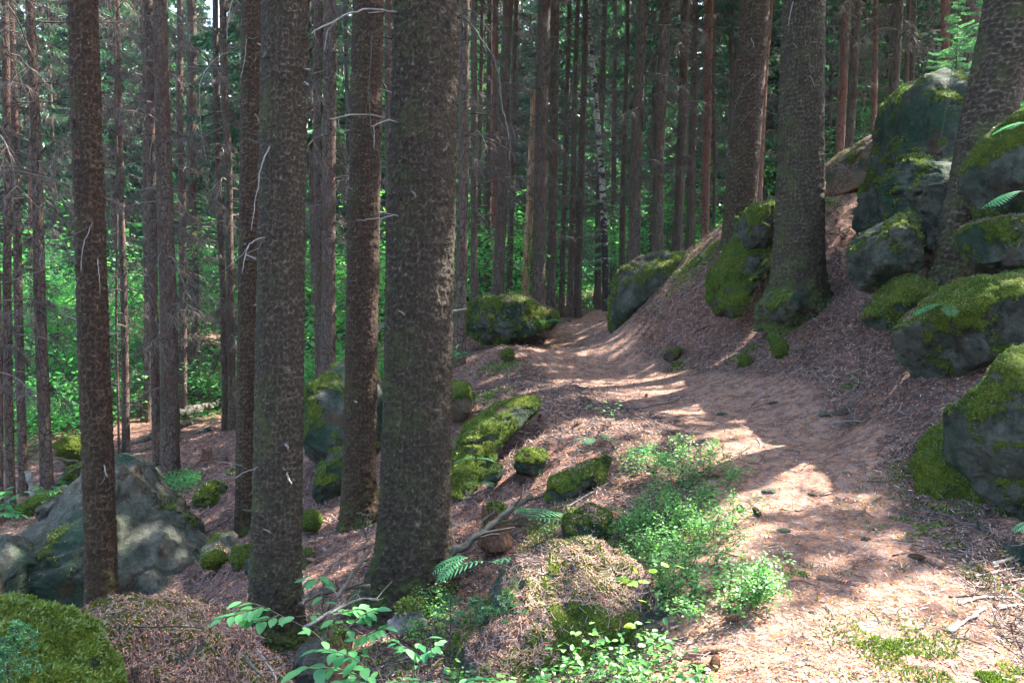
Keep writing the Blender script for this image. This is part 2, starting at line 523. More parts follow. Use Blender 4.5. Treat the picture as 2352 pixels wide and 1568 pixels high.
# ------------------------------------------------------------------ terrain
CP = [  # ground seen in the photo: picture column, row, distance
 (1950,1568,3.1),(1650,1568,3.1),(2350,1568,3.15),(1650,1420,3.75),(2100,1420,3.75),(2352,1400,3.95),(2352,1250,4.75),
 (1900,1300,4.4),(2150,1300,4.35),(1700,1300,4.4),(1850,1150,5.6),(1700,1150,5.6),(2100,1190,5.2),
 (1790,1020,7.1),(1640,1010,7.2),(1950,1000,7.2),(1650,930,8.9),(1480,950,8.6),(1900,930,7.7),(1500,880,10.4),
 (1200,900,10.3),(1330,800,14),(1200,800,13.4),(1500,830,12.4),(1400,740,18),(1300,745,17),(1380,705,21.5),
 (1900,850,8.6),(1700,790,11),(1620,740,12.4),(1500,800,12.9),(1850,785,9.5),(1830,730,10.2),(1900,600,11.2),(1900,450,12.6),
 (1930,650,10.6),(1410,765,15.2),(1600,660,13),(1660,574,13.6),(1560,585,15.2),(1500,680,14.3),(1780,470,12.6),
 (2050,900,6.9),(2150,1000,6.0),(2230,1200,4.7),(2230,900,6.4),(2000,750,9.0),(1980,660,9.8),(2170,690,8.4),(2300,650,7.6),
 (1240,940,8.5),(1040,1180,6.7),(1100,850,12),(1060,835,12.6),(1450,1000,7.5),(1300,1100,6.8),(1500,1150,5.9),(1600,1250,5.0),
 (1060,1300,6.0),(1200,1180,6.4),(1250,1310,5.3),(955,1400,5.7),(632,1490,5.2),(820,1224,8.2),(561,1221,9.5),
 (235,1410,7.6),(1350,1500,3.75),(1500,1480,3.7),(1000,1500,4.3),(1000,1568,3.7),(850,1500,4.6),(700,1568,4.2),(500,1370,7),
 (430,1425,7.3),(520,1290,7.9),(700,1250,7.6),(750,1160,9.2),(400,1180,11),(540,985,18),(393,1098,14.5),(113,1152,13),
 (30,1181,12.5),(53,1133,14),(288,1043,17),(198,996,20),(342,962,22),(420,952,23),(530,905,26),(80,957,24),
 (1237,725,19),(1320,728,19.5),(1350,655,30),(1100,760,19),
]
XYZ = [  # ground the picture does not show
 (6.5,5,1.5),(8.5,8,2.8),(10,12,4.2),(12,3,3.0),(6,1,1.0),(3,1,.15),(0,1,0),(0,-6,0),(8,-6,1),(-8,-6,-1.5),(-4,1,-.9),(-2,2.0,-.45),
 (-8,3,-2.4),(-14,8,-3),(-25,20,-2.8),(-1.2,3.2,-.5),(-2.2,4.2,-1.1),
 (2.6,19,.9),(5,20,1.7),(9,21,2.9),(16,25,4),(12,36,2.4),(5,32,1.6),(20,50,4),(-4,20,-1.6),(-5,30,-1.0),(-1,26,-.6),(-14,34,-2.0),(-25,45,-1.5),
 (-10,60,0),(10,60,2),(30,60,6),(-40,60,-1),(0,100,6),(40,100,11),(-60,100,5),(60,60,9),(-60,40,-3),(0,150,14),(80,150,18),(-100,150,12),(50,20,8),(-40,10,-4),
]
_c = np.array([W(*p) for p in CP] + [np.array(p, float) for p in XYZ])
CX, CZ = _c[:, :2], _c[:, 2]

def _wp(xy):
    """even out density: work in warped coordinates so near ground gets the detail"""
    x, y = xy[..., 0], xy[..., 1]
    r = np.maximum(y + 9, 4)
    return np.stack([x / r * 12, np.log(r) * 12], -1)

def _k(r2): return np.where(r2 > 1e-12, r2 * np.log(np.maximum(r2, 1e-12)), 0) * .5
_w = _wp(CX); _n = len(_w)
_D = ((_w[:, None] - _w[None]) ** 2).sum(-1)
_Pm = np.c_[np.ones(_n), _w]
_A = np.block([[_k(_D) + .02 * np.eye(_n), _Pm], [_Pm.T, np.zeros((3, 3))]])
_sol = np.linalg.solve(_A, np.r_[CZ, 0, 0, 0])

def base_h(x, y):
    x = np.asarray(x, float).ravel(); y = np.asarray(y, float).ravel()
    out = np.zeros(len(x))
    for s in range(0, len(x), 20000):
        q = _wp(np.stack([x[s:s + 20000], y[s:s + 20000]], -1))
        d = ((q[:, None] - _w[None]) ** 2).sum(-1)
        out[s:s + 20000] = _k(d) @ _sol[:_n] + _sol[_n] + q @ _sol[_n + 1:]
    return out

PATHP = [(1850,1700,2.6),(1900,1568,3.1),(1890,1420,3.75),(1850,1300,4.4),(1850,1150,5.6),(1800,1030,7.0),(1640,935,8.9),(1480,885,10.4),(1350,830,12.6),(1340,780,15),(1360,735,18),(1420,702,22)]
_pp = np.array([W(*p)[:2] for p in PATHP]); _pp[0] = (1.35, 1.0)
_pw = np.array([.95,.85,.85,.75,.7,.7,.8,.85,.95,.8,.6,.6])

def path_mask(x, y):
    x = np.asarray(x, float); y = np.asarray(y, float)
    best = np.full(x.shape, 9.0)
    for i in range(len(_pp) - 1):
        a, b = _pp[i], _pp[i + 1]; d = b - a
        t = np.clip(((x - a[0]) * d[0] + (y - a[1]) * d[1]) / (d @ d), 0, 1)
        dist = np.hypot(x - a[0] - t * d[0], y - a[1] - t * d[1]) / (_pw[i] + (_pw[i + 1] - _pw[i]) * t)
        best = np.minimum(best, dist)
    n = fbm(np.stack([x, y, x * 0], -1) * 1.7, 3) * .22
    return 1 - sstep(.82, 1.12, best + n)

def relief(x, y, pm):
    p = np.stack([x, y, x * 0], -1)
    r = np.hypot(x, y)
    n = fbm(p * .9 + 5, 3) * .07 + fbm(p * 4.2, 3) * .034 + fbm(p * 14, 2) * .014
    far = np.clip((r - 15) / 30, 0, 1) * fbm(p * .12, 3) * .8
    return n * (1 - .72 * pm) + far + fbm(p * 19 + 3, 2) * .003

def height(x, y):
    x = np.atleast_1d(np.asarray(x, float)); y = np.atleast_1d(np.asarray(y, float))
    return base_h(x, y) + relief(x, y, path_mask(x, y))

NX, NYn = 760, 660
ys = np.concatenate([np.linspace(-14, 1.4, 26)[:-1], 1.4 * (150 / 1.4) ** np.linspace(0, 1, NYn)])
tt = np.linspace(-1, 1, NX)
tt = np.sign(tt) * (np.abs(tt) * .75 + .25 * np.abs(tt) ** 3)
hw = np.where(ys < 1.4, 8.0, (ys - 1.4) * .95 + 8.0 * np.exp(-(ys - 1.4) / 14) )
hw = np.maximum(hw, 5.2)
GX = tt[None] * hw[:, None]; GY = np.repeat(ys[:, None], NX, 1)
gx, gy = GX.ravel(), GY.ravel()
PM = path_mask(gx, gy)
gz = base_h(gx, gy) + relief(gx, gy, PM)
# moss patches on the ground: picture column, row, distance, radius (m), strength
MOSSG = [(2250,1560,3.2,.55,.45),(2050,1480,3.4,.35,.25),(1850,1310,4.3,.22,.35),(2150,1290,4.4,.3,.3),(2100,1100,5.6,.35,.3),(2180,1180,4.9,.5,.5),
 (1100,880,10.5,.5,.7),(1150,850,12,.5,.5),(1050,960,9,.4,.5),(1480,1210,5.3,.6,.6),(1300,1200,6,.5,.5),(1560,800,11.8,.3,.5),(1710,825,10.4,.25,.8),
 (640,1090,13,.6,.3),(420,1110,13.5,.5,.5),(60,1150,12.5,.8,.6),(100,1300,9,.8,.4),(700,1430,5.5,.4,.4),(800,1480,4.8,.4,.4),(1150,1420,4.5,.6,.5),(1000,1450,4.4,.6,.5),
 (1900,445,12.5,.5,.6),(1600,580,14,.8,.6),(1950,870,7.9,.2,.4),(1350,930,9,.3,.3),(2300,1330,4.3,.3,.3)]
MO = np.zeros(len(gx))
for a, b, Y, r, s in MOSSG:
    c = W(a, b, Y); MO = np.maximum(MO, s * np.exp(-((gx - c[0]) ** 2 + (gy - c[1]) ** 2) / (r * r)))
MO += .0
ny = len(ys)
idx = np.arange(ny * NX).reshape(ny, NX)
Q = np.stack([idx[:-1, :-1], idx[:-1, 1:], idx[1:, 1:], idx[1:, :-1]], -1).reshape(-1, 4)
onp = PM[Q].mean(1) > .5
GV = np.stack([gx, gy, gz], -1)

def sub(Qs):
    u, inv = np.unique(Qs, return_inverse=True)
    return u, inv.reshape(Qs.shape)
u, F = sub(Q[~onp])
link('ground', mesh_np('ground', GV[u], [F], True, vattr={'pathness': PM[u], 'moss': MO[u]}), M['ground'], kind='structure')
u, F = sub(Q[onp])
link('path', mesh_np('path', GV[u], [F], True, vattr={'pathness': PM[u], 'moss': MO[u]}), M['ground'], kind='structure')

def gz_at(x, y):
    """height from the mesh grid (bilinear)"""
    x = np.atleast_1d(np.asarray(x, float)); y = np.atleast_1d(np.asarray(y, float))
    fi = np.interp(y, ys, np.arange(ny)); i0 = np.clip(fi.astype(int), 0, ny - 2); fy = fi - i0
    Z = gz.reshape(ny, NX)
    out = 0
    for ii, w in ((i0, 1 - fy), (i0 + 1, fy)):
        t = np.clip(x / hw[ii], -1, 1)
        fj = np.interp(t, tt, np.arange(NX)); j0 = np.clip(fj.astype(int), 0, NX - 2); fx = fj - j0
        out = out + w * (Z[ii, j0] * (1 - fx) + Z[ii, j0 + 1] * fx)
    return out

def G(px, py, off=0.0):
    """first point where the sight line meets the ground"""
    d = ray(px, py); d = d / d[1]
    Y = 2.0 * (60 / 2.0) ** np.linspace(0, 1, 900)
    P = np.array([0, 0, EYE]) + Y[:, None] * d[None]
    h = gz_at(P[:, 0], P[:, 1])
    b = np.nonzero(P[:, 2] < h)[0]
    p = P[b[0]] if len(b) else P[-1]
    return np.array([p[0], p[1], gz_at(p[0], p[1])[0] + off])

# ------------------------------------------------------------------ rocks
_ico = {}
def ico(n):
    if n not in _ico:
        bm = bmesh.new(); bmesh.ops.create_icosphere(bm, subdivisions=n, radius=1)
        V = np.array([v.co[:] for v in bm.verts]); F = np.array([[v.index for v in f.verts] for f in bm.faces]); bm.free()
        _ico[n] = (V, F)
    return _ico[n]

MOSSQ = Geo()
def vnormals(V, F):
    n = np.cross(V[F[:, 1]] - V[F[:, 0]], V[F[:, 2]] - V[F[:, 0]])
    N = np.zeros_like(V)
    for k in range(3): np.add.at(N, F[:, k], n)
    return N / (np.linalg.norm(N, axis=1, keepdims=True) + 1e-9)

def blob(pts, Y, th, sub_=5, lean=0.0, block=.62, amp=.06, freq=1.6, seed=0, pit=.0, cuts=20):
    P = np.array([W(a, b, Y) for a, b in pts]); xz = P[:, [0, 2]]
    x, z = xz[:, 0], xz[:, 1]; x2, z2 = np.roll(x, -1), np.roll(z, -1)
    cr = x * z2 - x2 * z; A = cr.sum() / 2
    c = np.array([((x + x2) * cr).sum(), ((z + z2) * cr).sum()]) / (6 * A)
    th_ = np.linspace(-math.pi, math.pi, 361)
    rr = np.zeros(361)
    for k, t in enumerate(th_):
        d = np.array([math.cos(t), math.sin(t)]); best = 0
        for i in range(len(xz)):
            a = xz[i] - c; b = xz[(i + 1) % len(xz)] - c; e = b - a
            den = d[0] * e[1] - d[1] * e[0]
            if abs(den) < 1e-12: continue
            s = (a[0] * e[1] - a[1] * e[0]) / den; q = (a[0] * d[1] - a[1] * d[0]) / den
            if s > 0 and -1e-6 <= q <= 1 + 1e-6: best = max(best, s)
        rr[k] = best
    ker = np.ones(7) / 7; rr = np.convolve(np.r_[rr[-4:-1], rr, rr[1:4]], ker, 'valid')
    V, F = ico(sub_)
    s = np.hypot(V[:, 0], V[:, 2]); t = np.arctan2(V[:, 2], V[:, 0])
    r = np.interp(t, th_, rr)
    sb = s ** block
    yo = np.sign(V[:, 1]) * np.abs(V[:, 1]) ** .75 * th
    O = np.stack([c[0] + sb * r * np.cos(t), Y + yo, c[1] + sb * r * np.sin(t)], 1)
    O[:, 1] += lean * (O[:, 2] - c[1])
    N = vnormals(O, F)
    q = O * freq + seed * 13.7
    n = fbm(q, 5, .55) * amp * 1.1 + fbm(q * .8 + 9, 3, .5, True) * amp * .6 + fbm(q * 3.1 + 31, 4, .6, True) * amp * .28
    n += fbm(O * 9 + seed, 4, .65) * (amp * .30 + .006)
    rg = np.random.default_rng(int(seed) + 500)
    ext = np.abs(O - np.array([c[0], Y, c[1]])).max(0)
    for _ in range(cuts):          # broken faces
        dv = rdir(1, rg)[0]; dv[1] = -abs(dv[1]) if rg.random() < .7 else dv[1]
        q = (O - np.array([c[0], Y, c[1]])) @ dv
        lim = np.percentile(q, 100 * rg.uniform(.86, .975))
        O = O - dv * (np.maximum(q - lim, 0) * .97)[:, None]
    O = O + N * n[:, None]
    ck = 1 - np.abs(vnoise(O * 1.5 + seed * 3.3 + .25 * fbm(O * 5, 2)[:, None]))
    O = O - N * (sstep(.93, .99, ck) * min(.05, amp * .7))[:, None]
    if pit: 
        w = fbm(O * np.array([5, 5, 9]) + seed * 3, 3)
        O -= N * (pit * sstep(.12, .4, w))[:, None]
    return O, F

def rockmesh(O, F, moss, litter, brown=0.0, seed=0, mossfn=None, litfn=None, tuft=1.0, litflat=.8):
    N = vnormals(O, F)
    q = O * 1.9 + seed * 5.1
    mn = fbm(q, 4, .6) * .9 + fbm(O * 5.3 + seed, 4, .7) * .75
    up = N[:, 2]
    # moss: wants tops and gentle slopes
    ma = np.clip((moss * 1.75 - .74) + .55 * sstep(-.25, .75, up) + mn * 1.0, 0, 1) if moss > 0 else np.zeros(len(O))
    if mossfn is not None: ma = np.clip(np.maximum(ma * 1.0, 0) + mossfn(O, N), 0, 1)
    li = np.clip((litter * 1.7 - .8) + sstep(.35, litflat + .1, up) * .75 + fbm(q * 1.3 + 40, 4, .6) * .6, 0, 1) if litter > 0 else np.zeros(len(O))
    if litfn is not None: li = np.clip(li + litfn(O, N), 0, 1)
    br = np.clip(brown * (1 - sstep(-.1, .35, up)) + (brown * .8 - .4) * 0, 0, 1)
    ma = np.where(li > .55, ma * .7, ma)
    return dict(moss=ma, litter=li, brown=np.full(len(O), 0) + br), N

def tufts(O, F, at, N, dens=900, size=.022, geo=None, rnd_up=True):
    """moss as short blades standing off the rock"""
    a, b, c = O[F[:, 0]], O[F[:, 1]], O[F[:, 2]]
    ar = np.linalg.norm(np.cross(b - a, c - a), axis=1) * .5
    fn = (N[F[:, 0]] + N[F[:, 1]] + N[F[:, 2]]) / 3
    w = at['moss'][F].mean(1) * (at['litter'][F].mean(1) < .6)
    w = np.where(w > .44, 1.0, 0.0)
    tocam = np.array([0, 0, EYE]) - (a + b + c) / 3
    vis = (fn * tocam).sum(1) > -.25 * np.linalg.norm(tocam, axis=1)
    lam = ar * w * vis * dens
    n = RNG.poisson(lam)
    i = np.repeat(np.arange(len(F)), n)
    if not len(i): return None
    r1, r2 = RNG.random(len(i)), RNG.random(len(i)); m = r1 + r2 > 1; r1[m] = 1 - r1[m]; r2[m] = 1 - r2[m]
    C = a[i] + (b - a)[i] * r1[:, None] + (c - a)[i] * r2[:, None]
    D = fn[i] * .8 + rdir(len(i)) * .75 + np.array([0, 0, .1]); D /= np.linalg.norm(D, axis=1, keepdims=True)
    g = geo or Geo()
    V, Fq = quads(C - fn[i] * size * .2, D, perp(D), size * RNG.uniform(.6, 1.4, len(i)), size * .5)
    cl = .5 + .3 * vnoise(C * 9) + .4 * vnoise(C * 2.7 + 5)
    g.add(V, Fq, rnd=np.clip(cl * .75 - .08 + RNG.random(len(i)) * .4, 0, 1))
    return g

def mossy(O, N, at):
    m_ = sstep(.4, .6, at['moss'])
    return O + N * (m_ * (.004 + .030 * (fbm(O * 5, 3) * .5 + .5) + .012 * fbm(O * 17, 2)))[:, None]

def litterq(O, F, at, N, dens, sc):
    a, b, c = O[F[:, 0]], O[F[:, 1]], O[F[:, 2]]
    ar = np.linalg.norm(np.cross(b - a, c - a), axis=1) * .5
    fn = N[F[:, 0]]
    w = (at['litter'][F].mean(1) > .4) * 1.0 + .06 * (fn[:, 2] > .3)
    i = np.repeat(np.arange(len(F)), RNG.poisson(ar * w * dens))
    if len(i) < 20: return None
    r1, r2 = RNG.random(len(i)), RNG.random(len(i)); m = r1 + r2 > 1; r1[m] = 1 - r1[m]; r2[m] = 1 - r2[m]
    C = a[i] + (b - a)[i] * r1[:, None] + (c - a)[i] * r2[:, None]; n_ = fn[i]; C = C + n_ * RNG.uniform(.002, .01, (len(i), 1))
    D = rdir(len(i)); D = D - n_ * (D * n_).sum(1, keepdims=True) * .85; D /= np.linalg.norm(D, axis=1, keepdims=True)
    S = np.cross(D, n_ + rdir(len(i)) * .3); S /= np.linalg.norm(S, axis=1, keepdims=True)
    k = RNG.random(len(i)) < .7
    g = Geo(); ln = RNG.uniform(.015, .05, len(i)) * sc
    V, Fq = quads((C - D * ln[:, None] * .5)[k], D[k], S[k], ln[k], .0026 * sc, 0); g.add(V, Fq)
    h = Geo(); V, Fq = quads(C[~k], D[~k], S[~k], .011 * sc, .008 * sc); h.add(V, Fq)
    return g, h

MOSSDENS = 1.0
def rock(name, label, pts, Y, th, moss=.5, litter=0, brown=0, group=None, sub_=5, cat='rock', dens=None, tsize=None,
         mossfn=None, litfn=None, extra=(), litflat=.8, **kw):
    seed = kw.get('seed', 0)
    if sub_ == 4:
        hy = max(b for a, b in pts) - min(b for a, b in pts); pts = [(a, b + .22 * hy) for a, b in pts]
    O, F = blob(pts, Y, th, sub_=sub_, **kw)
    at, N = rockmesh(O, F, moss, litter, brown, seed, mossfn, litfn, litflat=litflat)
    c = np.array([O[:, 0].mean(), O[:, 1].mean(), O[:, 2].min()])
    dist = Y
    ds = dens if dens is not None else min(9000, 42000 / dist ** 1.15) * .42
    sz = (tsize or max(.014, .0032 * dist)) * .85
    O = mossy(O, N, at)
    me = mesh_np(name, O - c, [F], True, vattr=at)
    if extra:
        r = root(name, label, cat, c, group)
        b = link('rock_body', me, M['rock'], r)
    else:
        b = r = link(name, me, M['rock'], None, c)
        tag(r, label, cat, group)
    g = tufts(O - 0, F, at, N, ds, sz)
    if g: 
        o = link('moss', g.mesh('moss'), M['moss'], r, None, kind='stuff')
        o.location = [-float(x) for x in c]
    if litter > 0:
        q = litterq(O, F, at, N, min(9000, 60000 / dist ** 1.6), .7 + .09 * dist)
        if q:
            for g_, mt, nm_ in ((q[0], 'litter', 'needle_litter'), (q[1], 'scales', 'cone_scales')):
                if g_.n:
                    o = link(nm_, g_.mesh(nm_), M[mt], r, None, kind='stuff'); o.location = [-float(x) for x in c]
    for e in extra:
        e = dict(e); nm = e.pop('name', 'rock_ledge'); ep, eY, eth = e.pop('pts'), e.pop('Y'), e.pop('th')
        em, el, eb = e.pop('moss', moss), e.pop('litter', litter), e.pop('brown', brown)
        O2, F2 = blob(ep, eY, eth, **{**dict(sub_=sub_), **e})
        a2, N2 = rockmesh(O2, F2, em, el, eb, e.get('seed', 1)); O2 = mossy(O2, N2, a2)
        b2 = link(nm, mesh_np(nm, O2 - c, [F2], True, vattr=a2), M['rock'], r)
        g2 = tufts(O2, F2, a2, N2, ds, sz)
        if g2:
            o = link('moss', g2.mesh('moss'), M['moss'], b2, None, kind='stuff'); o.location = [-float(x) for x in c]
    return r

rock('sandstone_outcrop', 'tall dark sandstone outcrop with mossy crown beside the leaning spruce on the right',
     [(2010,650),(1982,600),(1980,540),(2000,450),(2035,395),(2055,350),(2058,290),(2066,225),(2100,185),(2160,165),(2260,165),(2285,300),(2280,480),(2250,600),(2190,660),(2100,670)],
     10.0, .9, moss=.44, seed=3, amp=.09, cuts=18, sub_=6, block=.55, pit=.05, lean=.15,
     extra=[dict(name='rock_ledge', pts=[(2064,352),(2100,312),(2160,300),(2185,345),(2215,380),(2235,480),(2215,620),(2120,640),(2075,540)], Y=8.7, th=.75, moss=.38, seed=5, amp=.09, pit=.05, block=.5),
            dict(name='rock_foot', pts=[(1966,600),(1985,545),(2010,508),(2060,484),(2108,500),(2128,560),(2122,640),(2060,674),(2000,668),(1975,640)], Y=8.35, th=.55, moss=.42, seed=8, amp=.06, pit=.02)])
rock('sandstone_slab', 'sloping needle strewn slab with tan underside left of the tall outcrop',
     [(1850,450),(1878,396),(1950,348),(2030,302),(2100,270),(2110,360),(2050,410),(1985,440),(1930,446)], 11.2, .6, moss=.42, litter=.6, brown=1.0, seed=11, lean=.35, block=.5, amp=.04, cuts=3)
rock('mossy_boulder', 'moss capped boulder wedged left of the thick trunk on the right slope',
     [(1668,560),(1672,530),(1705,500),(1745,468),(1790,448),(1800,500),(1790,545),(1740,565),(1700,580)], 11.5, .5, moss=.55, seed=14, lean=.3, amp=.09)
rock('mossy_boulder', 'long mossy tongue of rock hanging down the slope under the moss capped boulder',
     [(1672,590),(1700,560),(1750,545),(1795,520),(1800,575),(1750,610),(1722,655),(1700,690),(1665,735),(1628,742),(1614,712),(1622,655),(1645,610)], 11.35, .26, moss=.74, seed=15, lean=.7, amp=.09, cuts=5)
rock('grey_boulder', 'blue grey boulder at the bend where the path disappears',
     [(1402,660),(1422,625),(1455,602),(1495,590),(1550,584),(1640,590),(1570,645),(1480,680),(1440,700),(1432,740),(1428,768),(1403,765),(1398,700)], 15.3, .9, moss=.42, litter=.25, seed=18, lean=.3, amp=.10, cuts=4,
     mossfn=lambda O, N: .22 * ((O[:, 2] < 1.75) & (O[:, 0] < 2.45)))
rock('grey_stone', 'small grey green stone at the foot of the thick trunk by the slope',
     [(1757,745),(1758,705),(1775,680),(1810,666),(1840,672),(1868,672),(1862,695),(1830,712),(1800,728),(1775,755)], 9.55, .28, moss=.30, seed=21, amp=.035, lean=.3)
rock('mossy_stone', 'little moss tipped stone poking out of the needles below the grey green stone',
     [(1768,762),(1775,748),(1792,744),(1803,765),(1820,788),(1800,806),(1785,812),(1772,790)], 9.0, .13, moss=.7, seed=22, amp=.05, sub_=4)
rock('mossy_stone', 'faint moss lump in the needles of the lower slope',
     [(1700,835),(1705,815),(1722,804),(1735,812),(1728,838),(1712,848)], 9.9, .12, moss=.75, litter=.3, seed=23, amp=.05, sub_=4)
rock('mossy_stone', 'flat mossy ridge half buried beside the distant bend of the path',
     [(1522,815),(1540,798),(1562,798),(1560,812),(1545,822)], 12.2, .15, moss=.65, litter=.4, seed=24, amp=.05, sub_=4)
rock('mossy_boulder', 'wedge shaped mossy rock at the foot of the leaning spruce',
     [(1988,745),(2010,705),(2045,668),(2090,640),(2150,640),(2140,690),(2090,730),(2050,768),(2000,772)], 8.0, .4, moss=.62, litter=.2, seed=26, amp=.09, lean=.3)
rock('mossy_boulder', 'mossy boulder high at the right edge with a fern on its flank',
     [(2245,425),(2258,380),(2290,330),(2310,290),(2352,262),(2440,250),(2480,400),(2440,500),(2352,515),(2300,510),(2265,470)], 7.2, .6, moss=.62, seed=28, amp=.07)
rock('mossy_boulder', 'round mossy boulder just right of the leaning spruce base',
     [(2222,600),(2225,560),(2245,525),(2280,508),(2330,505),(2420,500),(2430,600),(2352,625),(2270,640),(2235,632)], 6.9, .45, moss=.52, litter=.45, seed=30, amp=.05)
rock('mossy_boulder', 'broad overhanging boulder thick with moss beside the path on the right',
     [(2082,780),(2100,748),(2150,712),(2190,672),(2240,648),(2300,640),(2352,622),(2450,600),(2480,700),(2400,790),(2352,800),(2290,840),(2200,878),(2130,876),(2095,840)], 6.6, .55, moss=.58, cuts=10, seed=33, amp=.07, sub_=6, block=.5,
     litter=.25)
rock('dark_boulder', 'big dark boulder with mossy shoulder at the right edge nearest the camera',
     [(2222,1090),(2232,1010),(2245,940),(2270,850),(2300,812),(2352,800),(2460,800),(2500,1000),(2470,1200),(2352,1212),(2290,1195),(2250,1170)], 5.15, .55, moss=.50, seed=36, amp=.05, sub_=6, pit=.015,
     dens=5200)
rock('mossy_mound', 'bright moss draped mound against the foot of the big dark boulder',
     [(2105,1190),(2125,1120),(2160,1070),(2200,1020),(2230,1000),(2280,1010),(2280,1210),(2200,1215),(2140,1212)], 5.5, .3, moss=.9, seed=38, amp=.09, freq=3, lean=.5)
rock('flat_stone', 'low worn stone bedded in the dirt under the big dark boulder',
     [(2225,1262),(2240,1235),(2290,1222),(2380,1215),(2420,1260),(2380,1300),(2300,1300),(2250,1285)], 4.65, .35, moss=.28, litter=.35, seed=39, amp=.03)
rock('mossy_boulder', 'broad moss topped boulder on the left side of the path bend',
     [(1066,800),(1064,740),(1075,700),(1110,692),(1180,690),(1215,697),(1250,712),(1288,728),(1280,745),(1230,752),(1190,765),(1170,775),(1140,800),(1100,830),(1070,832)], 15.5, 1.3, moss=.66, litter=.42, seed=41, amp=.12, sub_=6, block=.5, pit=.04)
rock('mossy_stone', 'moss tufted stone on the path edge below the broad boulder',
     [(1150,812),(1153,798),(1168,792),(1180,803),(1178,820),(1160,824)], 12.3, .12, moss=.9, seed=42, amp=.02, sub_=4)
rock('mossy_boulder', 'dark mossy hump hidden behind the base of the biggest trunk',
     [(1020,880),(1040,860),(1075,870),(1085,910),(1075,945),(1040,950),(1020,920)], 9.6, .35, moss=.45, brown=.4, seed=43, amp=.04, sub_=4)
rock('mossy_slab', 'long mossy slab sloping down the bank right of the biggest trunk',
     [(1030,1100),(1035,1040),(1070,990),(1110,960),(1150,938),(1200,930),(1245,936),(1225,965),(1180,990),(1150,1030),(1120,1085),(1095,1120),(1050,1180),(1025,1180)], 7.6, .3, moss=.64, seed=45, amp=.06, cuts=4, lean=.75, sub_=6)
rock('mossy_stone', 'grey green stone tucked beside the long mossy slab',
     [(1112,1098),(1120,1070),(1140,1058),(1155,1070),(1150,1095),(1130,1105)], 7.0, .14, moss=.35, seed=46, amp=.02, sub_=4)
rock('mossy_stone', 'sunlit mossy stone in the litter uphill of the stump',
     [(1185,1080),(1192,1055),(1215,1040),(1250,1035),(1250,1058),(1225,1080),(1200,1092)], 7.0, .16, moss=.5, litter=.3, seed=47, amp=.06)
rock('mossy_stone', 'knobbly mossy rock rib running up the sunny bank',
     [(1262,1150),(1260,1115),(1290,1102),(1320,1092),(1360,1075),(1400,1058),(1440,1048),(1436,1070),(1400,1088),(1370,1108),(1330,1120),(1310,1145),(1300,1165),(1275,1165)], 6.6, .16, moss=.66, litter=.3, seed=48, amp=.05, freq=3, cuts=4)
rock('mossy_stone', 'rounded mossy hummock among the bilberry shoots',
     [(1282,1248),(1290,1215),(1320,1198),(1360,1188),(1400,1200),(1425,1225),(1400,1260),(1330,1265)], 5.6, .25, moss=.7, litter=.3, seed=49, amp=.07, freq=3)
rock('grey_boulder', 'high grey boulder with moss patches between the middle trunks',
     [(690,1060),(697,990),(702,915),(722,880),(750,850),(785,832),(840,828),(870,860),(870,1060),(800,1100),(730,1120)], 10.4, .8, moss=.44, seed=51, amp=.07, sub_=6, lean=.2)
rock('grey_boulder', 'lower grey rock with moss at the foot of the high grey boulder',
     [(692,1165),(700,1120),(725,1075),(760,1035),(800,1020),(850,1030),(850,1120),(800,1150),(760,1180),(710,1180)], 9.6, .5, moss=.42, seed=52, amp=.05)
rock('mossy_stone', 'small bright mossy stone right of the second thick trunk',
     [(692,1200),(693,1178),(708,1168),(728,1172),(736,1188),(730,1202),(705,1206)], 8.6, .16, moss=.8, seed=53, amp=.05, sub_=4)
rock('mossy_boulder', 'dark mossy block standing alone on the left hollow slope',
     [(443,1190),(444,1150),(455,1125),(480,1113),(515,1118),(523,1140),(505,1160),(480,1170),(462,1195)], 11.2, .35, moss=.58, seed=55, amp=.06)
rock('mossy_stone', 'mossy stone peeping out left of a slim middle trunk',
     [(516,1105),(518,1085),(530,1070),(550,1066),(560,1090),(545,1108)], 12.5, .22, moss=.7, seed=56, amp=.03, sub_=4)
rock('grey_boulder', 'huge ridged grey green boulder behind the left trunk',
     [(45,1275),(60,1230),(95,1215),(132,1198),(150,1150),(152,1110),(175,1085),(215,1080),(262,1092),(295,1120),(330,1165),(372,1215),(430,1270),(470,1305),(488,1350),(480,1395),(440,1425),(380,1410),(300,1440),(180,1440),(90,1420),(55,1350)],
     8.7, 1.15, moss=.2, litter=.12, seed=58, amp=.12, cuts=16, sub_=6, block=.55, lean=.25,
     mossfn=lambda O, N: .5 * sstep(-2.9, -2.6, O[:, 0]) * sstep(.25, .5, N[:, 0]) * (O[:, 2] > -1.0) * (O[:, 2] < -.05) * sstep(.3, .6, N[:, 2]) + 0,
     extra=[dict(name='rock_lobe', pts=[(220,1330),(240,1250),(290,1205),(345,1212),(410,1262),(462,1305),(488,1350),(484,1395),(430,1432),(350,1440),(260,1440)], Y=8.55, th=.75, moss=.12, litter=.1, seed=60, amp=.10, sub_=6, cuts=12, lean=.6),
            dict(name='rock_knob', pts=[(77,1190),(84,1168),(102,1148),(130,1142),(143,1150),(132,1175),(112,1205),(88,1206)], Y=8.9, th=.25, moss=.0, seed=61, amp=.05)])
rock('dark_boulder', 'dark rough boulder low at the far left edge',
     [(-60,1260),(0,1246),(40,1240),(60,1265),(62,1340),(90,1400),(80,1450),(-60,1450)], 7.6, .6, moss=.12, seed=63, amp=.1)
rock('grey_stone', 'flat topped grey rock behind the huge boulder',
     [(262,1100),(280,1090),(330,1084),(365,1098),(372,1112),(340,1130),(300,1150),(270,1130)], 12.4, .6, moss=.12, litter=.1, seed=64, amp=.05)
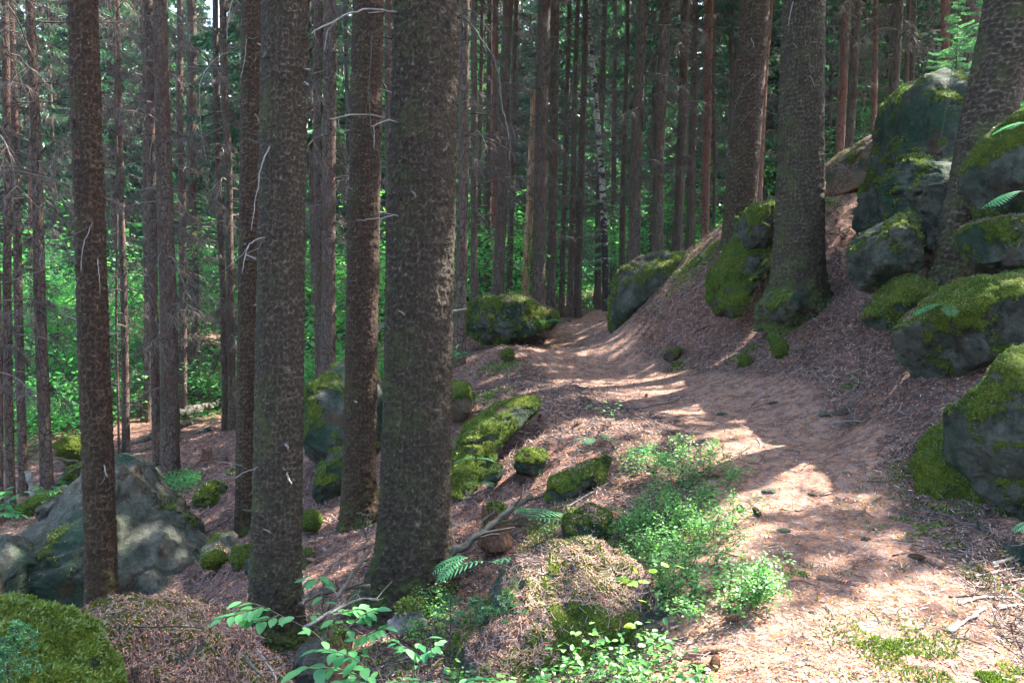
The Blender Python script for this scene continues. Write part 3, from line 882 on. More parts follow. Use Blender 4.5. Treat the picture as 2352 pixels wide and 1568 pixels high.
rock('mossy_boulder', 'sunlit mossy boulder with rusty face at the far left',
     [(150,1020),(165,1003),(190,993),(220,1000),(222,1040),(200,1062),(170,1058),(135,1062)], 16.5, .7, moss=.75, brown=.9, seed=65, amp=.07)
rock('mossy_stone', 'low dark mossy stones under the sunlit far boulder',
     [(128,1110),(150,1090),(180,1072),(215,1066),(225,1090),(200,1110),(160,1130),(130,1140)], 15, .5, moss=.5, seed=66, amp=.08)
rock('mossy_stone', 'yellow green mossy hump beside the leftmost trunks',
     [(35,1180),(45,1160),(80,1140),(120,1138),(125,1160),(90,1178),(50,1185)], 12.3, .4, moss=.95, seed=67, amp=.03)
rock('flat_stone', 'pale angular slab with moss spots in the left hollow',
     [(428,1258),(440,1245),(500,1240),(560,1225),(575,1232),(560,1255),(510,1275),(470,1290),(450,1275)], 8.3, .3, moss=.38, litter=.2, seed=68, amp=.03, lean=.8)
rock('mossy_stone', 'small round moss cushion stone in front of the pale slab',
     [(458,1285),(465,1270),(485,1264),(510,1270),(518,1284),(500,1292),(470,1292)], 7.9, .15, moss=.95, seed=69, amp=.02, sub_=4)
rock('grey_stone', 'grey round stone with mossy top left of the second thick trunk',
     [(523,1285),(527,1262),(545,1250),(575,1250),(600,1262),(600,1290),(570,1308),(540,1305)], 7.7, .22, moss=.5, seed=70, amp=.03)
rock('grey_stone', 'smallest dark stone touching the second thick trunk',
     [(555,1300),(562,1282),(580,1276),(598,1285),(598,1302),(575,1312)], 7.3, .13, moss=.2, seed=71, amp=.02, sub_=4)
rock('grey_stone', 'green grey stone just right of the second thick trunk',
     [(680,1320),(684,1285),(700,1277),(718,1288),(724,1300),(715,1318),(698,1330)], 7.0, .2, moss=.45, seed=72, amp=.02)
rock('needle_covered_boulder', 'needle strewn boulder top in the left foreground',
     [(50,1500),(95,1455),(160,1462),(220,1442),(310,1450),(350,1478),(420,1505),(500,1540),(560,1575),(620,1640),(660,1750),(640,1900),(0,1900),(20,1560)], 3.75, .75, moss=.52, litter=.74, seed=75, amp=.10, freq=2.4, sub_=6, block=.7, lean=.15, litflat=.35,
     dens=9000, tsize=.016)
rock('mossy_boulder', 'thick green moss boulder in the bottom left corner',
     [(-200,1475),(-60,1470),(0,1485),(50,1506),(100,1540),(135,1580),(165,1630),(190,1680),(200,1800),(-200,1800)], 3.05, .42, moss=.85, litter=0, seed=77, cuts=6, amp=.10, freq=3, sub_=6, dens=15000, tsize=.024)
rock('mossy_outcrop', 'moss and needle covered rock in the foreground centre left of the path',
     [(1110,1440),(1160,1370),(1220,1338),(1290,1330),(1370,1325),(1440,1330),(1500,1365),(1540,1410),(1580,1450),(1620,1500),(1655,1570),(1690,1660),(1680,1900),(1000,1900),(1040,1600),(1070,1500)],
     3.95, .8, moss=.5, litter=.3, seed=79, amp=.10, freq=2.2, sub_=6, block=.55, lean=.2, cuts=13, dens=9000, tsize=.015, litflat=.6)
rock('mossy_stone', 'mossy rock edge behind the foreground leaf sprays',
     [(650,1560),(680,1500),(740,1460),(790,1450),(810,1490),(790,1560),(700,1620)], 4.3, .2, moss=.45, seed=81, amp=.03)
# ------------------------------------------------------------------ trees
def wpx(py, w, Y):
    return w / FPX * Y / ray(1176, py)[1] * .5

def trunk_near(B, T, rb, rt, H, flare, lobes, res=.011, seed=0, flake=.05, depth=.010, bow=0.0):
    ax = T - B; hT = np.linalg.norm(ax); ax = ax / hT
    u = np.cross(ax, [0, 1, 0]); u /= np.linalg.norm(u); v = np.cross(ax, u)
    nseg = int(2 * math.pi * rb / res); vis = hT + .3
    hs = np.concatenate([np.arange(-.35, vis, res * 1.05), np.linspace(vis, H, 14)[1:]])
    a = np.arange(nseg) * 2 * math.pi / nseg + math.pi / 2
    Hh, A = np.meshgrid(hs, a, indexing='ij')
    rad = rb + (rt - rb) * Hh / hT
    rad = np.maximum(rad, .04)
    fl = np.exp(-np.maximum(Hh, 0) / .22)
    lob = sum(w * np.maximum(np.cos((A - p)), 0) ** 6 for p, w in lobes) if lobes else 0
    rad = rad * (1 + flare * fl * .5 + fl * lob + .18 * flare * np.exp(-np.maximum(Hh, 0) / .8))
    p3 = np.stack([np.cos(A) * 1.2, np.sin(A) * 1.2, Hh * .9], -1) + seed * 7.7
    lf = fbm(p3, 3); rad = (rad - .85 * depth) * (1 + (lf - lf.mean()) * .06)
    rk = np.random.default_rng(seed + 30)
    for _ in range(int(H * 2.2)):       # knots and old branch scars
        kh, ka = rk.uniform(.2, vis), rk.uniform(0, 6.28); kr = rk.uniform(.018, .035)
        dd_ = np.hypot((((A - ka + math.pi) % (2 * math.pi)) - math.pi) * rb, (Hh - kh) * .9)
        rad = rad + np.exp(-(dd_ / kr) ** 2) * rk.uniform(.008, .024) - np.exp(-(dd_ / (kr * .4)) ** 2) * .012
    # flakes
    per = 2 * math.pi * rb
    wob = fbm(np.stack([np.cos(A) * 6 * rb * 3, np.sin(A) * 6 * rb * 3, Hh * 6], -1) + seed, 3)
    wob2 = fbm(np.stack([np.cos(A) * 6 * rb * 3, np.sin(A) * 6 * rb * 3, Hh * 6], -1) + seed + 55, 3)
    U = A * rb / flake + wob * .4; Vv = Hh / (flake * 1.2) + wob2 * .4
    f1, f2, cid, dy = worley2(U, Vv, seed)
    g = f2 - f1
    edge = 1 - sstep(.03, .12, g)
    plate = sstep(.03, .16, g)
    pres = sstep(.15, .4, cid)
    dd = depth * (plate * (.45 + .75 * pres) + .55 * plate * np.clip(-dy, -.5, .5)) \
        + depth * .55 * fbm(np.stack([np.cos(A) * rb, np.sin(A) * rb, Hh * .7], -1) * 55 + seed, 2)
    dd = dd * (1 + 1.1 * fl)
    rad = rad + dd * (Hh < vis + .2)
    cen = B + ax * Hh[..., None] + u * (bow * np.sin(Hh / max(hT, 1) * math.pi))[..., None]
    P = cen + u * (np.cos(A) * rad)[..., None] + v * (np.sin(A) * rad)[..., None]
    n, k = P.shape[:2]
    i = np.arange(n - 1)[:, None] * k; j = np.arange(k)[None]; j2 = (j + 1) % k
    F = np.stack([i + j, i + j2, i + k + j2, i + k + j], -1).reshape(-1, 4)
    rim = sstep(.08, .18, g) * (1 - sstep(.2, .42, g)) * sstep(.08, -.3, dy) * (.2 + .8 * sstep(.35, .9, cid))  # painted highlight along the lower edge of each flake
    return P.reshape(-1, 3), F, {'rim': rim.ravel(), 'cell': (cid * .6 + .2 * plate).ravel(), 'edge': (edge * .8).ravel(), 'base': np.exp(-np.maximum(Hh, 0) / .25).ravel()}

def trunk_far(B, T, rb, rt, H, flare, k=14, seed=0, lump=.03, bow=0.0):
    ax = T - B; hT = np.linalg.norm(ax); ax = ax / hT
    u = np.cross(ax, [0, 1, 0]); u /= np.linalg.norm(u); v = np.cross(ax, u)
    hs = np.concatenate([np.linspace(-.4, .6, 9), np.linspace(.8, H, max(24, int(H / .35)))])
    a = np.arange(k) * 2 * math.pi / k
    Hh, A = np.meshgrid(hs, a, indexing='ij')
    rad = np.maximum(rb + (rt - rb) * Hh / hT, .025)
    rad = rad * (1 + flare * np.exp(-np.maximum(Hh, 0) / .25) * (1 + .4 * np.cos(A * 4 + seed)))
    p3 = np.stack([np.cos(A) * 1.2, np.sin(A) * 1.2, Hh * 1.2], -1) + seed * 7.7
    rad = rad * (1 + fbm(p3, 3) * lump * 2)
    bx = bow * np.sin(np.clip(Hh / max(hT, 1), 0, 1.5) * math.pi) + .02 * vnoise(np.stack([Hh * .35, Hh * 0 + seed, Hh * 0], -1)) * (H / 10)
    cen = B + ax * Hh[..., None] + u * bx[..., None]
    P = cen + u * (np.cos(A) * rad)[..., None] + v * (np.sin(A) * rad)[..., None]
    n = P.shape[0]
    i = np.arange(n - 1)[:, None] * k; j = np.arange(k)[None]; j2 = (j + 1) % k
    F = np.stack([i + j, i + j2, i + k + j2, i + k + j], -1).reshape(-1, 4)
    return P.reshape(-1, 3), F

# dead boughs -----------------------------------------------------------------
def bough(h, az, L, rng, droop, r0=.011, nside=9, fine=2, curl=0.0):
    """segments (A,B,ra,rb) of one dead bough leaving the trunk axis at height h"""
    d0 = np.array([math.cos(az), math.sin(az), rng.uniform(.05, .45)])
    P = [np.array([0, 0, h])]; d = d0.copy(); n = 8
    side = np.array([-math.sin(az), math.cos(az), 0]) * rng.uniform(-.5, .5)
    for i in range(n):
        d = d + np.array([0, 0, -droop * (1.0 if i < n * .6 else -.7 * curl)]) + side * .12 + rng.normal(0, .09, 3)
        P.append(P[-1] + d / np.linalg.norm(d) * L / n)
    P = np.array(P); rr = np.linspace(r0, .0022, n + 1)
    segs = [(P[:-1], P[1:], rr[:-1], rr[1:])]
    # side twigs
    m = nside * 2
    t = rng.uniform(.18, 1, m) * n; i = np.minimum(t.astype(int), n - 1); f = (t - i)[:, None]
    A = P[i] * (1 - f) + P[i + 1] * f
    D = P[i + 1] - P[i]; D /= np.linalg.norm(D, axis=1, keepdims=True)
    S = np.cross(D, [0, 0, 1.0]); S /= np.linalg.norm(S, axis=1, keepdims=True) + 1e-6
    sg = rng.choice([-1, 1], m)[:, None]
    D1 = D * .6 + S * sg * .7 + np.stack([rng.normal(0, .15, m), rng.normal(0, .15, m), rng.uniform(-.75, .0, m)], 1)
    D1 /= np.linalg.norm(D1, axis=1, keepdims=True)
    l = L * rng.uniform(.12, .38, m)[:, None] * (1.15 - t[:, None] / n * .6)
    p0 = A; dd = D1; r = .0042
    for s in range(3):
        dd = dd + np.array([0, 0, -.22]) + rng.normal(0, .14, (m, 3)); dd /= np.linalg.norm(dd, axis=1, keepdims=True)
        p1 = p0 + dd * l / 3
        segs.append((p0, p1, np.full(m, r), np.full(m, r * .72)))
        # twiglets
        for q in range(fine):
            a0 = p0 + (p1 - p0) * rng.random((m, 1))
            e = dd * .5 + rdir(m, rng) * .7 + np.array([0, 0, -.55]); e /= np.linalg.norm(e, axis=1, keepdims=True)
            ll = rng.uniform(.05, .17, (m, 1)) * (1 + L * .25)
            mid_ = a0 + e * ll * .5; e2 = e + np.array([0, 0, -.4]); e2 /= np.linalg.norm(e2, axis=1, keepdims=True)
            segs.append((a0, mid_, np.full(m, .0024), np.full(m, .002)))
            segs.append((mid_, mid_ + e2 * ll * .5, np.full(m, .002), np.full(m, .0012)))
        p0 = p1; r *= .72
    return segs

def twig_mesh(name, seed, h0, h1, n, Lr, droop=.10, thick=1.0, nside=8, fine=2, r0=.011):
    rng = np.random.default_rng(seed)
    S = []
    for i in range(n):
        h = h0 + (h1 - h0) * (i + rng.random()) / n
        L = rng.uniform(*Lr) * (.6 + .4 * min(1, (h - h0) / 3 + .3))
        if rng.random() < .25: L *= .3
        S += bough(h, rng.uniform(0, 2 * math.pi), L, rng, rng.uniform(.4, 1.6) * droop, r0, nside, fine, curl=rng.random())
    A, B, ra, rb = (np.concatenate([s[k] for s in S]) for k in range(4))
    V, F = prisms(A, B, ra * thick, rb * thick)
    g = Geo(); rr = np.repeat(rng.random(len(A)) * .9, 1)
    g.add(V, F, rnd=np.tile(rr, 3))
    return g.mesh(name)

TW = {
 'sparse': [twig_mesh('dead_twigs', 100 + i, 1.6, 11, 34, (.6, 2.0), .13, 1.3, 6, 1) for i in range(3)],
 'dense': [twig_mesh('dead_twigs', 200 + i, 1.6, 11, 46, (1.1, 2.7), .11, 1.35, 9, 2) for i in range(4)],
 'far': [twig_mesh('dead_twigs', 300 + i, 1.0, 14, 50, (1.0, 2.4), .11, 2.1, 8, 1) for i in range(3)],
}

# live crowns -------------------------------------------------------------------
def spruce_crown(name, seed, h0, h1, R0, nb, leaf=(.10, .20), wd=.035, per=150, droop=.05, top=True):
    """spruce boughs hung with needle sprays, base half width R0"""
    rng = np.random.default_rng(seed); g = Geo()
    for i in range(nb):
        t = (i + rng.random()) / nb
        h = h0 + (h1 - h0) * t
        L = R0 * (1 - t * .93) * rng.uniform(.65, 1.12) + .15
        az = rng.uniform(0, 2 * math.pi); n = 7
        d = np.array([math.cos(az), math.sin(az), rng.uniform(-.05, .3)]); P = [np.array([0, 0, h])]
        for k in range(n):
            d = d + np.array([0, 0, -droop * (2 if k < 4 else -1.5)]) + rng.normal(0, .06, 3)
            P.append(P[-1] + d / np.linalg.norm(d) * L / n)
        P = np.array(P)
        m = max(8, int(per * L / R0))
        tt_ = (rng.random(m) ** .7) * n; ii = np.minimum(tt_.astype(int), n - 1); f = (tt_ - ii)[:, None]
        A = P[ii] * (1 - f) + P[ii + 1] * f
        D = P[ii + 1] - P[ii]; D /= np.linalg.norm(D, axis=1, keepdims=True)
        S = np.cross(D, [0, 0, 1.0]); S /= np.linalg.norm(S, axis=1, keepdims=True) + 1e-6
        sg = rng.choice([-1, 1], m)[:, None]; spread = (L * .22) * rng.random((m, 1)) * (1.1 - tt_[:, None] / n)
        A = A + S * sg * spread + np.array([0, 0, -1.0]) * spread * .5
        LD = D * .55 + S * sg * .55 + np.stack([rng.normal(0, .2, m), rng.normal(0, .2, m), rng.uniform(-.9, .05, m)], 1)
        LD /= np.linalg.norm(LD, axis=1, keepdims=True)
        nl = perp(LD, rng)
        V, F = quads(A, LD, nl, rng.uniform(*leaf, m), wd * rng.uniform(.7, 1.3, m))
        g.add(V, F, rnd=np.clip(.5 * rng.random() + .5 * rng.random(m) * 1.0, 0, 1))
    return g.mesh(name)

def broad_crown(name, seed, Rr, Hh, n, leaf=.08, layers=True):
    """loose deciduous crown: tiers of flat leaf sprays"""
    rng = np.random.default_rng(seed); g = Geo()
    nc = max(6, n // 45)
    cen = rng.normal(size=(nc, 3)) * np.array([Rr * .5, Rr * .5, Hh * .28]) + np.array([0, 0, Hh * .55])
    cen[:, 2] = np.clip(cen[:, 2], .15, None)
    for c in cen:
        m = rng.poisson(n / nc) + 3
        sp = rng.uniform(.25, .55) * (Rr / 1.6 + .35)
        tilt = rng.normal(0, .25, 3)
        A = rng.normal(size=(m, 3)) * np.array([sp, sp, .1 * sp + .02]) + c
        A[:, 2] += (A[:, 0] - c[0]) * tilt[0] + (A[:, 1] - c[1]) * tilt[1]
        D = np.stack([rng.normal(size=m), rng.normal(size=m), rng.normal(-.15, .25, m)], 1); D /= np.linalg.norm(D, axis=1, keepdims=True)
        S = np.cross(D, np.array([0, 0, 1.0]) + rdir(m, rng) * .45); S /= np.linalg.norm(S, axis=1, keepdims=True)
        l = leaf * rng.uniform(.7, 1.3, m)
        V, F = quads(A, D, S, l, l * .62, 6 if leaf < .07 else 4)
        g.add(V, F, rnd=np.clip(rng.random() * .6 + rng.random(m) * .5, 0, 1))
    return g.mesh(name)

def stems_mesh(name, seed, Rr, Hh, n=7, r=.02):
    rng = np.random.default_rng(seed); S = []
    for i in range(n):
        P = [np.array([rng.normal(0, .08), rng.normal(0, .08), -.2])]; az = rng.uniform(0, 6.28); d = np.array([math.cos(az) * .35, math.sin(az) * .35, 1.0])
        for k in range(6):
            d = d + np.array([math.cos(az), math.sin(az), 0]) * .12 + rng.normal(0, .15, 3)
            P.append(P[-1] + d / np.linalg.norm(d) * Hh * rng.uniform(.13, .2))
        P = np.array(P); rr = np.linspace(r, r * .25, 7); S.append((P[:-1], P[1:], rr[:-1], rr[1:]))
    A, B, ra, rb = (np.concatenate([s[k] for s in S]) for k in range(4))
    V, F = prisms(A, B, ra, rb, 4)
    return Geo().add(V, F).mesh(name)

def _stub(i):
    P = np.array([[0, 0, -.02], [0, 0, .02], [.004, .002, .05], [.010 * (i - 1), .005, .085]])
    V, F, T3 = tube(P, [.013, .009, .006, .004], 6)
    return Geo().add(V, F, T3).mesh('branch_stub', True)
STUB = [_stub(i) for i in range(3)]
TREES = []       # (x, y, object, axis dx/dz, dy/dz) for handing out crowns
BR = {}
def tree(key, label, b, wb, t, wt, Y, kind='mid', mat=None, tw=None, H=20, flare=.35, lobes=(), cat='spruce tree', name='spruce_tree',
         group=None, seed=None, twz=0.0, k=16, bow=0.0, **kw):
    B = W(b[0], b[1], Y); T = W(t[0], t[1], Y)
    hidden = kw.pop('sink', 0)
    B = B - np.array([0, 0, 0.0])
    rb, rt = wpx(b[1], wb, Y), wpx(t[1], wt, Y)
    seed = seed if seed is not None else len(TREES) + 1
    r = root(name, label, cat, B, group)
    if kind == 'near':
        V, F, at = trunk_near(B, T, rb, rt, H, flare, lobes, seed=seed, bow=bow, **kw)
        me = mesh_np('trunk', V - B, [F], True, vattr=at)
        link('trunk', me, mat or M['bark_near'], r)
        rs = np.random.default_rng(seed + 77); A3 = (T - B) / np.linalg.norm(T - B); vis_ = np.linalg.norm(T - B)
        for q_ in range(15):
            h_ = rs.uniform(.6, vis_); a_ = rs.uniform(-.25, math.pi + .25) + math.pi
            d_ = np.array([math.cos(a_), math.sin(a_), rs.uniform(-.2, .5)]); rr_ = rb + (rt - rb) * h_ / vis_
            s_ = link('branch_stub', STUB[q_ % 3], M['darkbranch'] if q_ % 3 else M['silver'], r, A3 * h_ + d_ * np.array([1, 1, 0]) * (rr_ - .012))
            s_.rotation_mode = 'QUATERNION'; s_.rotation_quaternion = Vector(d_).to_track_quat('Z', 'Y'); z_ = rs.uniform(.5, 1.6); s_.scale = (1, 1, z_)
    else:
        V, F = trunk_far(B, T, rb, rt, H, flare, k=k, seed=seed, bow=bow, **kw)
        link('trunk', mesh_np('trunk', V - B, [F], True), mat or M['bark_mid'], r)
    ax = (T - B) / (T - B)[2]
    if tw:
        me = TW[tw][seed % len(TW[tw])]
        o = link('dead_twigs', me, M['twig'], r, kind='stuff')
        q = Vector(ax).normalized().to_track_quat('Z', 'Y')
        o.rotation_mode = 'QUATERNION'
        from mathutils import Quaternion
        o.rotation_quaternion = q @ Quaternion((0, 0, 1), seed * 1.7 + twz)
    TREES.append((B, ax, r, H))
    BR[key] = (r, B, T, rb, rt, Y)
    return r

def branch(key, pts, r0=.012, r1=.004, mat='silver', name='branch', dy=(0, 0), twigs=0, k=6, off=0.0):
    """a dead limb on tree `key` through picture points, starting at the bark"""
    r, B, T, rb, rt, Y = BR[key]
    n = len(pts)
    P = np.array([W(a, b, Y - rb * .6 - off + dy[0] + (dy[1] - dy[0]) * i / max(1, n - 1)) for i, (a, b) in enumerate(pts)])
    # smooth resample
    t = np.linspace(0, n - 1, (n - 1) * 4 + 1); i = np.minimum(t.astype(int), n - 2); f = (t - i)[:, None]
    Pm = np.vstack([2 * P[0] - P[1], P, 2 * P[-1] - P[-2]])
    p0, p1, p2, p3 = Pm[i], Pm[i + 1], Pm[i + 2], Pm[i + 3]
    C = .5 * ((2 * p1) + (-p0 + p2) * f + (2 * p0 - 5 * p1 + 4 * p2 - p3) * f ** 2 + (-p0 + 3 * p1 - 3 * p2 + p3) * f ** 3)
    C[1:-1] += RNG.normal(0, r0 * .25, C[1:-1].shape)
    V, F, T3 = tube(C, np.linspace(r0, r1, len(C)) * .62, k)
    g = Geo().add(V - B, F, T3)
    for _ in range(twigs):
        j = RNG.integers(2, len(C) - 1); d = (C[j] - C[j - 1]); d /= np.linalg.norm(d)
        e = d + rdir(1)[0] * .9 + np.array([0, 0, -.2]); e /= np.linalg.norm(e); l = RNG.uniform(.05, .22)
        q = np.array([C[j], C[j] + e * l * .5, C[j] + (e + rdir(1)[0] * .4) * l])
        V, F = prisms(q[:-1] - B, q[1:] - B, r1 * .7, r1 * .4); g.add(V, F)
    return link(name, g.mesh(name, True), M[mat], r)

N = 'near'
tree('T11', 'biggest scaly spruce trunk in the centre foreground', (948,1392), 152, (980,0), 150, 5.7, N, H=21, flare=.6,
     lobes=((R(200),.45),(R(345),.65),(R(275),.25),(R(90),.2)), flake=.040, depth=.012, res=.0075)
tree('T7', 'second thick scaly spruce standing left of the biggest trunk', (632,1478), 108, (655,0), 104, 5.2, N, H=19, flare=.25,
     lobes=((R(190),.2),(R(350),.25)), flake=.035, depth=.009, res=.008)
tree('T10', 'reddish scaly spruce right behind the biggest trunk on its left', (822,1222), 72, (846,0), 70, 8.2, N, H=19, flare=.42,
     lobes=((R(195),.35),(R(330),.15)), flake=.042, depth=.010, mat=M['bark_red'])
tree('T2', 'tall brown spruce rising behind the needle strewn rock at left', (236,1425), 67, (190,0), 63, 6.9, N, H=19, flare=.05, flake=.048, depth=.009, mat=M['bark_red'], tw=None)
tree('T28', 'thick dark spruce with spreading roots on the slope right of the path', (1832,700), 112, (1846,0), 92, 10.3, N, H=21, flare=.30,
     lobes=((R(195),.75),(R(350),.45),(R(275),.2)), flake=.050, depth=.013, res=.014)
tree('T27', 'thick brown spruce standing behind the crest left of the dark one', (1692,600), 72, (1734,0), 66, 13.6, N, H=21, flare=.3, flake=.055, depth=.012, res=.02, mat=M['bark_red'])
tree('T35', 'thick leaning spruce beside the tall outcrop at the right edge', (2172,690), 84, (2352,-80), 132, 8.1, N, H=20, flare=.32,
     lobes=((R(200),.5),(R(330),.2)), flake=.05, depth=.010, res=.013)
m = 'mid'
tree('T6', 'slim brown spruce half hidden behind the second thick trunk', (562,1222), 44, (579,0), 46, 9.5, N, H=18, flare=.1, flake=.045, depth=.007, res=.014, mat=M['bark_red'])
tree('T1', 'slender straight spruce second from the left foreground rocks', (111,1152), 28, (70,0), 20, 13, m, tw='dense', H=16, flare=.15)
tree('T3', 'dark spruce of the close pair between the left trunk and the middle', (392,1095), 42, (366,0), 29, 14.5, m, tw='dense', H=18, flare=.2)
tree('T3b', 'thin spruce pressed against the left side of the dark pair', (364,1075), 19, (338,0), 21, 15.5, m, tw='sparse', H=17, flare=.1)
tree('T3c', 'sun edged spruce just behind the dark pair', (403,1030), 18, (376,0), 17, 18, m, tw='sparse', H=17)
tree('T4', 'light edged slim spruce above the crossed fallen logs', (288,1042), 17, (268,0), 12, 17, m, tw='sparse', H=16)
tree('T5', 'left stem of the tight twin spruces above the brushwood', (516,982), 15, (496,0), 13, 19, m, tw='sparse', H=16)
tree('T5b', 'right stem of the tight twin spruces above the brushwood', (532,988), 18, (514,0), 16, 18.4, m, tw='dense', H=17)
tree('T8', 'narrow reddish spruce left of a twin behind the high grey boulder', (730,880), 18, (731,0), 19, 15.5, m, tw='sparse', H=17)
tree('T9', 'sunlit edged spruce rising behind the high grey boulder', (757,860), 32, (757,0), 30, 14.2, m, tw='sparse', H=18)
tree('T0a', 'second spruce from the left edge with a dark base', (27,1182), 20, (8,0), 16, 12.6, m, tw='sparse', H=16)
tree('T0b', 'spruce cut by the left edge of the view', (4,1190), 18, (-22,0), 15, 12.0, m, tw='dense', H=16)
tree('T0c', 'slim twiggy spruce near the left edge by the pale leaning stump', (54,1132), 21, (26,0), 15, 14, m, tw='sparse', H=16)
tree('T0d', 'faint pinkish distant trunk at the far left among green leaves', (80,957), 15, (68,0), 12, 24, m, mat=M['bark_rust'], tw='sparse', H=17)
tree('T2b', 'straight reddish trunk showing left of the tall brown spruce', (199,996), 13, (186,0), 11, 20, m, mat=M['bark_rust'], tw='sparse', H=17)
tree('T2c', 'very thin stem just right of the tall brown spruce', (271,1052), 6, (262,0), 5, 16.8, m, tw='sparse', H=14, k=8)
tree('T4b', 'wide based distant spruce on the lit bank above the logs', (342,960), 19, (330,0), 15, 22, m, tw='sparse', H=18, flare=.6)
tree('T4c', 'distant spruce behind the upper end of the fallen logs', (421,952), 17, (412,0), 14, 23, m, tw='sparse', H=18)
tree('T4d', 'broad shadowy distant trunk behind the upper fallen log', (446,905), 26, (438,0), 20, 26, m, tw='far', H=19)
tree('T11b', 'thin dark trunk seen in the gap left of the biggest trunk', (889,1000), 17, (893,0), 17, 14.5, m, tw='dense', H=17)
tree('T12', 'dark spruce touching the right side of the biggest trunk', (1055,832), 27, (1067,0), 22, 12.6, m, tw='sparse', H=18, flare=.25)
tree('T13', 'slim sun edged spruce behind the broad mossy boulder', (1086,705), 16, (1090,0), 13, 17, m, tw='sparse', H=17)
tree('T14', 'thin distant stem left of the split pair by the mossy boulder', (1098,700), 9, (1110,0), 9, 24, m, tw='far', H=16)
tree('T14b', 'dim greyish stem deep in the middle of the forest', (1120,690), 16, (1124,0), 13, 25, m, tw='far', H=18)
tree('T15', 'reddish trunk behind the middle group showing at the top', (1136,700), 15, (1140,0), 14, 23, m, mat=M['bark_rust'], tw='far', H=18)
tree('T16', 'gently curved dark spruce above the broad mossy boulder', (1145,705), 27, (1170,0), 22, 18, m, tw='sparse', H=18, bow=.04)
tree('T16b', 'shadowed stem just right of the gently curved spruce', (1170,705), 15, (1186,0), 12, 20, m, tw='sparse', H=17)
tree('T18', 'straight spruce with a bright right edge above the mossy boulder', (1237,712), 31, (1253,0), 29, 18, m, tw='sparse', H=19)
tree('T19', 'dark spruce immediately right of the bright edged one', (1264,715), 21, (1277,0), 19, 18.8, m, tw='sparse', H=18)
tree('T20a', 'leftmost of three slim stems where the path vanishes', (1290,722), 13, (1306,0), 10, 21, m, tw='dense', H=17)
tree('T20b', 'middle of three slim stems where the path vanishes', (1309,728), 15, (1326,0), 10, 19.6, m, tw='sparse', H=17)
tree('T20c', 'rightmost of three slim stems where the path vanishes', (1326,725), 18, (1346,0), 13, 19.8, m, tw='sparse', H=17)
tree('T22', 'dark trunk directly left of the birch foot', (1370,680), 15, (1388,0), 12, 25, m, tw='far', H=18)
tree('T23b', 'dim stem between birch and the crest trunks', (1427,640), 14, (1442,0), 11, 22, m, tw='sparse', H=17)
tree('T23', 'first tall trunk rising straight from the crest right of the birch', (1453,610), 28, (1478,0), 24, 18.5, m, tw='dense', H=18)
tree('T24', 'second and darkest trunk rising from the crest', (1507,600), 26, (1529,0), 25, 18.5, m, tw='sparse', H=18)
tree('T25', 'third trunk on the crest, thin with many bare twigs', (1556,600), 23, (1579,0), 20, 19.5, m, tw='dense', H=18)
tree('T26', 'fourth trunk on the crest with reddish flaky upper bark', (1616,600), 18, (1628,0), 21, 21, m, mat=M['bark_rust'], tw='sparse', H=18)
tree('T26b', 'short looking dark trunk between the third and fourth crest trunks', (1584,600), 19, (1596,0), 14, 26, m, tw='far', H=16)
tree('T26c', 'thin stem close to the left of the thick brown crest spruce', (1640,595), 8, (1638,0), 8, 22, m, tw='sparse', H=15)
tree('T27b', 'narrow trunk glued behind the right side of the thick brown spruce', (1742,560), 13, (1766,0), 14, 18, m, mat=M['bark_rust'], tw='sparse', H=18)
tree('T29', 'purplish trunk behind the sloping slab, left of its neighbour', (1930,400), 20, (1944,0), 20, 20, m, mat=M['bark_rust'], tw='sparse', H=18)
tree('T30', 'brown trunk behind the sloping slab, right of its purplish neighbour', (1949,400), 20, (1966,0), 20, 19, m, tw='dense', H=18)
tree('T31', 'slim rust coloured trunk over the upper end of the sloping slab', (2003,360), 14, (2009,0), 12, 21, m, mat=M['bark_rust'], tw='sparse', H=17)
tree('T32', 'dark trunk meeting the left shoulder of the tall outcrop', (2050,330), 17, (2072,0), 15, 17, m, tw='dense', H=17)
tree('T32b', 'thin black looking stem beside the outcrop shoulder trunk', (2076,300), 11, (2086,0), 10, 19, m, tw='sparse', H=16)
tree('T33', 'straight reddish trunk above the crown of the tall outcrop', (2172,300), 20, (2176,0), 20, 17, m, mat=M['bark_rust'], tw='sparse', H=17)
tree('T34', 'wide reddish trunk partly hidden by the leaning spruce', (2215,300), 62, (2222,0), 62, 14, m, mat=M['bark_red'] if False else M['bark_mid'], tw=None, H=19, k=24)
tree('T17', 'broken bark stripped pale snag between dark trunks', (1205,705), 19, (1228,205), 14, 21, m, mat=M['bark_bare'], tw=None, H=5.6, cat='dead tree', name='dead_tree', flare=.1)
tree('T21', 'slender pale birch with dark patches leaning by the path end', (1391,700), 17, (1349,0), 11, 20.5, m, mat=M['birch'], tw='sparse', H=16, cat='birch tree', name='birch_tree', flare=.1, bow=-.10)
tree('T36', 'leafy dark limbed young tree stem beside the reddish scaly spruce', (800,700), 9, (794,0), 10, 15, m, mat=M['log'], tw='sparse', H=14, k=8)

